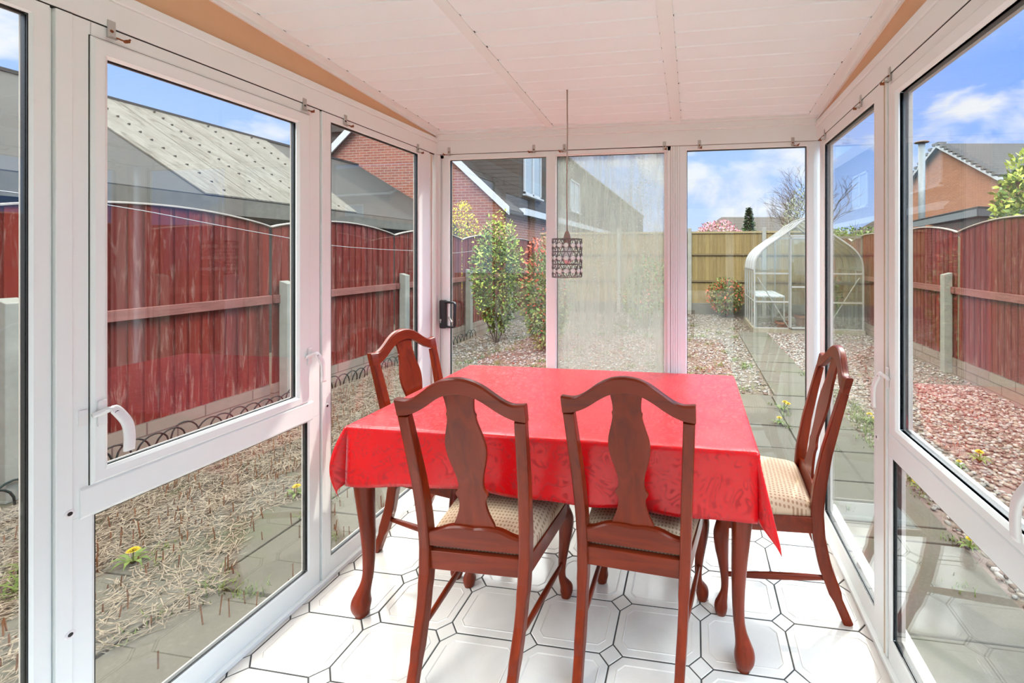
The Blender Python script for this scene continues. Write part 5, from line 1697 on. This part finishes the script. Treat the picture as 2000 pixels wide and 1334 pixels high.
# ------------------------------------------------------------------ greenhouse
def build_greenhouse():
    x0, x1, y0, y1 = 1.192, 3.208, 8.93, 10.45
    t = thing('greenhouse', 'aluminium greenhouse with curved eaves standing at the end of the garden path', 'greenhouse', (x0, y0, G))
    ALU = plain('weathered_aluminium', (0.60, 0.58, 0.52), 0.45, 0.25, var=0.1)
    half = [(0, 0.0), (0, 0.6), (0, 1.19), (0.010, 1.31), (0.034, 1.405), (0.102, 1.526), (0.227, 1.652), (0.49, 1.843), (0.75, 2.03), (1.008, 2.215)]
    W_ = x1 - x0
    prof = half + [(W_ - x, z) for x, z in half[::-1][1:]]
    D = y1 - y0
    bm = bmesh.new(); 
    for q in ((0, W_, -0.03, 0.03), (0, W_, D - 0.03, D + 0.03)): box(bm, q[0] - 0.03, q[1] + 0.03, q[2], q[3], 0.0, 0.09)
    for xx in (0, W_): box(bm, xx - 0.03, xx + 0.03, 0, D, 0.0, 0.09)
    obj('base', bm, plain('base_timber', (0.42, 0.36, 0.25), 0.8, var=0.2), t)
    for k in range(5):
        yy = D * k / 4
        bm = bmesh.new()
        r = (0.020, 0.016) if k in (0, 4) else (0.011, 0.014)
        pr = smoothpts(prof, 2)
        loft(bm, [(x, yy, z + 0.05) for x, z in pr], [r] * len(pr), n=8, ex=5, side=(0, 1, 0))
        obj('rib', bm, ALU, t)
    bm = bmesh.new()
    tube(bm, [(W_ / 2, 0, 2.275), (W_ / 2, D, 2.275)], 0.022, 8)
    for xx in (0, W_):
        tube(bm, [(xx, 0, 1.24), (xx, D, 1.24)], 0.012, 6); tube(bm, [(xx, 0, 0.62), (xx, D, 0.62)], 0.009, 6)
    obj('ridge_and_eaves', bm, ALU, t)
    def zprof(x):
        x = min(x, W_ - x)
        for (a, za), (b, zb) in zip(half, half[1:]):
            if a <= x <= b and b > a: return za + (zb - za) * (x - a) / (b - a)
        return 1.2
    for side_, yy in (('front', 0.0), ('back', D)):
        bm = bmesh.new()
        for xx in (0.66, W_ - 0.66): box(bm, xx - 0.013, xx + 0.013, yy - 0.012, yy + 0.012, 0.05, zprof(xx) + 0.05)
        box(bm, 0.66, W_ - 0.66, yy - 0.012, yy + 0.012, 1.90, 1.93)
        for zz in (1.16, 0.60): box(bm, 0, 0.66, yy - 0.010, yy + 0.010, zz, zz + 0.03); box(bm, W_ - 0.66, W_, yy - 0.010, yy + 0.010, zz, zz + 0.03)
        box(bm, 0, W_, yy - 0.012, yy + 0.012, 0.08, 0.11)
        for a, b in (((0.06, 0.0, 1.10), (0.66, 0.0, 0.10)), ((W_ - 0.06, 0.0, 1.10), (W_ - 0.66, 0.0, 0.10))):
            tube(bm, [(a[0], yy + 0.02, a[2]), (b[0], yy + 0.02, b[2])], 0.011, 6)
        obj(side_ + '_gable_frame', bm, ALU, t)
        bm = bmesh.new()
        pr = [(x, z + 0.05) for x, z in prof]
        if side_ == 'front':
            # door opening stays clear of glass at the bottom middle
            prism(bm, [(0, 0.1), (0.65, 0.1), (0.65, zprof(0.65) + 0.05)] + [p for p in pr[::-1] if p[0] < 0.65 and p[1] > 0.2], lambda p: (p[0], yy - 0.002, p[1]), lambda p: (p[0], yy + 0.002, p[1]))
            prism(bm, [(W_, 0.1), (W_ - 0.65, 0.1), (W_ - 0.65, zprof(0.65) + 0.05)] + [p for p in pr if p[0] > W_ - 0.65 and p[1] > 0.2], lambda p: (p[0], yy - 0.002, p[1]), lambda p: (p[0], yy + 0.002, p[1]))
        else:
            prism(bm, [(0, 0.1), (W_, 0.1)] + [p for p in pr[::-1] if p[1] > 0.2], lambda p: (p[0], yy - 0.002, p[1]), lambda p: (p[0], yy + 0.002, p[1]))
        obj(side_ + '_glass', bm, GHGLASS, t)
    bm = bmesh.new(); box(bm, 0.68, W_ - 0.67, -0.05, -0.035, 0.1, 1.88)
    dr = obj('sliding_door', bm, GHGLASS, t)
    bm = bmesh.new()
    for xx in (0.68, W_ - 0.69): box(bm, xx - 0.012, xx + 0.012, -0.055, -0.03, 0.1, 1.88)
    for zz in (0.1, 0.9, 1.86): box(bm, 0.68, W_ - 0.68, -0.055, -0.03, zz, zz + 0.03)
    obj('door_frame', bm, ALU, dr)
    for s, nm in ((0, 'side_glass'), (1, 'side_glass')):
        bm = bmesh.new(); pts = [(x, z + 0.05) for x, z in half if z > 0.02]; pts = [(0, 0.1)] + pts
        prev = None
        for x, z in pts:
            xx = x if s == 0 else W_ - x
            r = [bm.verts.new((xx, 0.01, z)), bm.verts.new((xx, D - 0.01, z)), bm.verts.new((xx, D - 0.01, z + 0.004)), bm.verts.new((xx, 0.01, z + 0.004))]
            q = [bm.verts.new((xx, 0.01, z)), bm.verts.new((xx, D - 0.01, z))]
            bmesh.ops.delete(bm, geom=r, context='VERTS')
            if prev: bm.faces.new((prev[0], prev[1], q[1], q[0]))
            prev = q
        o = obj(nm, bm, GHGLASS, t); md = o.modifiers.new('t', 'SOLIDIFY'); md.thickness = 0.004
    # pale plastic sheet strips over the curved eaves
    for s in (0, 1):
        bm = bmesh.new()
        for k in range(4):
            ya, yb_ = D * k / 4 + 0.02, D * (k + 1) / 4 - 0.02
            prev = None
            for x, z in smoothpts([(x, z + 0.065) for x, z in half[2:8]], 2):
                xx = (x - 0.012) if s == 0 else W_ - x + 0.012
                q = [bm.verts.new((xx, ya, z)), bm.verts.new((xx, yb_, z))]
                if prev: bm.faces.new((prev[0], prev[1], q[1], q[0]))
                prev = q
        o = obj('eaves_sheet', bm, plain('milky_sheet', (0.72, 0.74, 0.74), 0.35), t); md = o.modifiers.new('t', 'SOLIDIFY'); md.thickness = 0.003
    # white staging shelf inside, things standing there
    s_ = thing('staging_shelf', 'white slatted staging shelf inside the greenhouse on the left', 'shelf', (x0, y0, G))
    bm = bmesh.new()
    for k in range(6): box(bm, 0.03 + k * 0.095, 0.115 + k * 0.095, 0.06, 1.42, 0.70, 0.725)
    obj('shelf_slats', bm, WB_, s_)
    for xx in (0.05, 0.58):
        for yy in (0.1, 1.36):
            bm = bmesh.new(); box(bm, xx - 0.015, xx + 0.015, yy - 0.015, yy + 0.015, 0.0, 0.70); obj('leg', bm, ALU, s_)
build_greenhouse()
TERRA = plain('terracotta', (0.42, 0.15, 0.075), 0.85, var=0.2)
def pot(x, y, z, s, label):
    t = thing('flower_pot', label, 'flower pot', (x, y, z), 0, 'terracotta pots in the greenhouse')
    bm = bmesh.new()
    k = [(0.07, 0), (0.10, 0.14), (0.105, 0.145), (0.118, 0.145), (0.118, 0.185), (0.105, 0.185), (0.09, 0.16)]
    loft(bm, [(0, 0, q[1] * s) for q in k], [q[0] * s for q in k], n=20); obj('pot', bm, TERRA, t, smooth=False)
    bm = bmesh.new(); loft(bm, [(0, 0, 0.155 * s), (0, 0, 0.163 * s)], [0.097 * s, 0.09 * s], n=16); obj('soil', bm, GROOVE, t)
bm = bmesh.new(); box(bm, 0, 0.55, 0, 1.3, 0.95, 0.975)
for xx in (0.02, 0.51):
    for yy in (0.02, 1.26): box(bm, xx, xx + 0.03, yy, yy + 0.03, 0, 0.95)
o = obj('potting_bench', bm, GREYW); o.location = (2.62, 9.05, G); tag(o, 'grey wooden potting bench inside the greenhouse on the right', 'bench')
pot(2.72, 9.25, G + 0.975, 0.95, 'terracotta pot standing on the greenhouse bench')
pot(2.30, 9.9, G, 1.3, 'large terracotta pot on the greenhouse floor')
pot(2.35, 9.35, G, 1.1, 'terracotta pot on the greenhouse floor near the door')
pot(1.75, 9.1, G, 1.15, 'terracotta pot on the ground below the white shelf')
# timber frame standing in line with the right of the greenhouse
t = thing('trellis_frame', 'weathered timber frame panel standing beside the greenhouse at the right fence', 'trellis', (2.72, 9.36, G))
bm = bmesh.new()
box(bm, 0, 0.64, -0.02, 0.02, 1.87, 1.92); box(bm, 0.60, 0.64, -0.02, 0.02, 0, 1.9); box(bm, 0, 0.04, -0.02, 0.02, 0, 1.9); box(bm, 0, 0.64, -0.02, 0.02, 1.12, 1.16); box(bm, 0, 0.64, -0.02, 0.02, 0.78, 0.81)
obj('timber_frame', bm, GREYW, t)
bm = bmesh.new(); box(bm, 0.02, 0.62, 0.0, 0.006, 0.05, 1.88); obj('mesh_sheet', bm, GHGLASS, t)

# ------------------------------------------------------------------ shrubs and trees
def leaf_cloud(n, c, r, lmin, lmax, flat=0.5, shell=0.55, lump=0.25, seed=1):
    g = np.random.default_rng(seed)
    d = g.normal(0, 1, (n, 3)); d /= np.linalg.norm(d, axis=1)[:, None]
    lob = g.normal(0, 1, (14, 3)); lob /= np.linalg.norm(lob, axis=1)[:, None]
    k = np.max(d @ lob.T, axis=1)
    rad = (shell + (1 - shell) * g.random(n) ** 0.5) * (1 - lump + lump * np.clip((k - 0.5) * 2.2, 0, 1.3))
    p = d * rad[:, None] * np.array(r) + np.array(c)
    a = g.normal(0, 1, (n, 3)) + d * 0.9; a[:, 2] += 0.3; a /= np.linalg.norm(a, axis=1)[:, None]
    b = np.cross(a, g.normal(0, 1, (n, 3))); b /= np.linalg.norm(b, axis=1)[:, None]
    L = g.uniform(lmin, lmax, n)[:, None]; w = L * flat * 0.5
    return np.stack([p, p + a * L * 0.5 + b * w, p + a * L, p + a * L * 0.5 - b * w], 1)
def branch_mesh(bm, p, d, L, r, depth, rr, droop=0.0, split=3, spread=0.6):
    q = p + d * L
    mid = p + d * L * 0.5 + Vector((rr.uniform(-1, 1), rr.uniform(-1, 1), rr.uniform(-0.5, 0.5))) * L * 0.06
    loft(bm, [p, mid, q], [r, r * 0.85, r * 0.7], n=5 if depth > 1 else 3, cap=False)
    if depth <= 0: return
    for k in range(split if depth > 1 else split + 1):
        nd = (d + Vector((rr.uniform(-1, 1), rr.uniform(-1, 1), rr.uniform(-0.35, 0.8) - droop)) * spread).normalized()
        s = p.lerp(q, rr.uniform(0.45, 1.0)) if k else q
        branch_mesh(bm, s, nd, L * rr.uniform(0.62, 0.85), r * 0.62, depth - 1, rr, droop, split, spread)
BARK = plain('grey_bark', (0.20, 0.16, 0.12), 0.9, var=0.3)
def shrub(name, label, cat, x, y, z0, h, r, parts, stems=5, seed=2):
    """parts: list of (part name, material, n, centre z fraction, radius scale, leaf length)"""
    t = thing(name, label, cat, (x, y, z0))
    rr = random.Random(seed)
    bm = bmesh.new()
    for k in range(stems):
        a = k * 6.283 / stems
        branch_mesh(bm, Vector((0.03 * math.cos(a), 0.03 * math.sin(a), 0)), Vector((0.35 * math.cos(a), 0.35 * math.sin(a), 1)).normalized(), h * 0.33, 0.012, 2, rr)
    obj('stems', bm, BARK, t)
    for i, (pn, mt, n, cz_, rs_, lm) in enumerate(parts):
        P = leaf_cloud(n, (0, 0, h * cz_), (r * rs_, r * rs_, h * 0.5 * rs_), lm * 0.7, lm * 1.3, seed=seed * 7 + i)
        P[..., 2] = np.maximum(P[..., 2], 0.01)
        mesh_obj(pn, quads_mesh(pn, P), mt, t)
    return t
LG = leafmat('shrub_green', (0.10, 0.17, 0.035), (0.20, 0.28, 0.06), 0.45, 14)
LY = leafmat('yellow_green_leaf', (0.34, 0.42, 0.05), (0.52, 0.55, 0.12), 0.5, 14)
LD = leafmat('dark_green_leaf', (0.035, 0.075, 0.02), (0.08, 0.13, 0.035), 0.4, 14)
LR = leafmat('red_tip_leaf', (0.55, 0.07, 0.04), (0.42, 0.12, 0.05), 0.45, 20)
LO = leafmat('olive_leaf', (0.26, 0.24, 0.07), (0.17, 0.20, 0.06), 0.5, 20)
PK = leafmat('pink_blossom', (0.75, 0.22, 0.27), (0.82, 0.45, 0.48), 0.6, 9)
YB_ = leafmat('yellow_blossom', (0.80, 0.62, 0.06), (0.62, 0.55, 0.08), 0.6, 9)
shrub('pieris_shrub', 'round red-tipped shrub in front of the tan back fence left of the greenhouse', 'shrub', 0.78, 11.0, G, 0.98, 0.46,
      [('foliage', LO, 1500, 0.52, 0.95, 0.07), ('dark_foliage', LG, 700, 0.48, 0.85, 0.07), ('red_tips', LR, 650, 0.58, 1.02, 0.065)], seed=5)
shrub('green_shrub', 'tall yellow-green evergreen shrub seen through the sliding door glass', 'shrub', -3.42, 7.2, G, 2.02, 0.44,
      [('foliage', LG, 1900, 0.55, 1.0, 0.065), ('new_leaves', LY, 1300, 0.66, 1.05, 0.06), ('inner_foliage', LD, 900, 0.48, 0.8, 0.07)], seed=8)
shrub('pieris_shrub', 'tall red-tipped shrub beside the door mullion, right of the yellow-green one', 'shrub', -2.35, 6.75, G, 1.72, 0.42,
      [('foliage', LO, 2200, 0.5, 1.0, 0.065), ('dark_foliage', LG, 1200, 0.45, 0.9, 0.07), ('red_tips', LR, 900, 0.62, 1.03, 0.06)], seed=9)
shrub('forsythia', 'yellow-flowering shrub over the left fence by the door frame', 'shrub', -4.95, 8.8, G, 2.35, 0.38,
      [('blossom', YB_, 1200, 0.72, 0.9, 0.06), ('foliage', LG, 500, 0.6, 0.8, 0.06)], seed=12)
shrub('garden_bush', 'dim green bush behind the misted pane', 'shrub', -1.0, 9.3, G, 1.5, 0.55,
      [('foliage', LG, 2000, 0.52, 1.0, 0.07), ('red_tips', LR, 300, 0.6, 1.0, 0.06)], seed=13)
shrub('mahonia', 'yellow-tipped evergreen branches at the right picture edge before the brick house', 'shrub', 6.35, 9.35, G, 3.0, 0.62,
      [('foliage', LG, 1500, 0.68, 0.9, 0.13), ('yellow_tips', LY, 1100, 0.74, 0.95, 0.12)], seed=14)
shrub('magnolia', 'pink-blossomed bush showing over the top of the tan back fence', 'tree', 0.66, 13.2, G, 2.50, 1.7,
      [('blossom', PK, 1300, 0.81, 0.44, 0.085), ('foliage', LO, 700, 0.80, 0.42, 0.06)], stems=8, seed=15)
# conifer
t = thing('conifer', 'small pointed dark conifer above the back fence in front of the low house', 'tree', (3.14, 25.8, G))
bm = bmesh.new(); loft(bm, [(0, 0, 0), (0, 0, 4.0)], [0.07, 0.015], n=6); obj('trunk', bm, BARK, t)
g = np.random.default_rng(3); n = 3000
zz = g.uniform(0.6, 4.25, n); rad = (4.3 - zz) * 0.26 * (0.65 + 0.35 * np.abs(np.sin(zz * 7))) * np.sqrt(g.random(n)); a = g.uniform(0, 6.28, n)
p = np.stack([rad * np.cos(a), rad * np.sin(a), zz], -1); d = np.stack([np.cos(a), np.sin(a), g.uniform(-0.5, 0.3, n)], -1) * 0.18; sd = np.stack([-np.sin(a), np.cos(a), g.normal(0, 0.4, n)], -1) * 0.03
mesh_obj('foliage', quads_mesh('foliage', np.stack([p - sd, p + sd, p + d + sd * 0.4, p + d - sd * 0.4], 1)), LD, t)
# bare trees
def bare(label, x, y, h, seed, sp=0.6, depth=5):
    t = thing('bare_tree', label, 'tree', (x, y, G))
    bm = bmesh.new(); rr = random.Random(seed)
    branch_mesh(bm, Vector((0, 0, 0)), Vector((0, 0, 1)), h * 0.30, h * 0.013, depth, rr, 0.0, 3, sp)
    obj('branches', bm, plain('twig_brown', (0.26, 0.19, 0.13), 0.9), t)
    return t
bare('wide bare-branched tree rising behind the greenhouse roof', 4.85, 18.4, 5.5, 21, 0.8, 6)
bare('thin bare tree just right of the greenhouse tree in the narrow window', 6.3, 19.6, 4.2, 22, 0.8, 4)
shrub('buddleia', 'pale grey-green bushy tree in front of the bare branches behind greenhouse', 'tree', 3.75, 15.6, G, 3.65, 0.75, [('foliage', leafmat('grey_green_leaf', (0.30, 0.31, 0.17), (0.22, 0.23, 0.12), 0.6), 1800, 0.6, 1.0, 0.08)], seed=17)
# hedge
t = thing('hedge', 'green hedge beyond the back fence seen through the narrow right window', 'hedge', (4.9, 14.2, G))
g = np.random.default_rng(5); n = 7000
p = np.stack([g.uniform(-1.35, 1.35, n), g.uniform(-0.4, 0.4, n), g.uniform(0.2, 2.28, n) + 0.12 * np.sin(g.uniform(0, 6, n))], -1)
a = g.normal(0, 1, (n, 3)); a /= np.linalg.norm(a, axis=1)[:, None]; b = np.cross(a, g.normal(0, 1, (n, 3))); b /= np.linalg.norm(b, axis=1)[:, None]
mesh_obj('foliage', quads_mesh('foliage', np.stack([p, p + a * 0.05 + b * 0.025, p + a * 0.1, p + a * 0.05 - b * 0.025], 1)), LG, t)
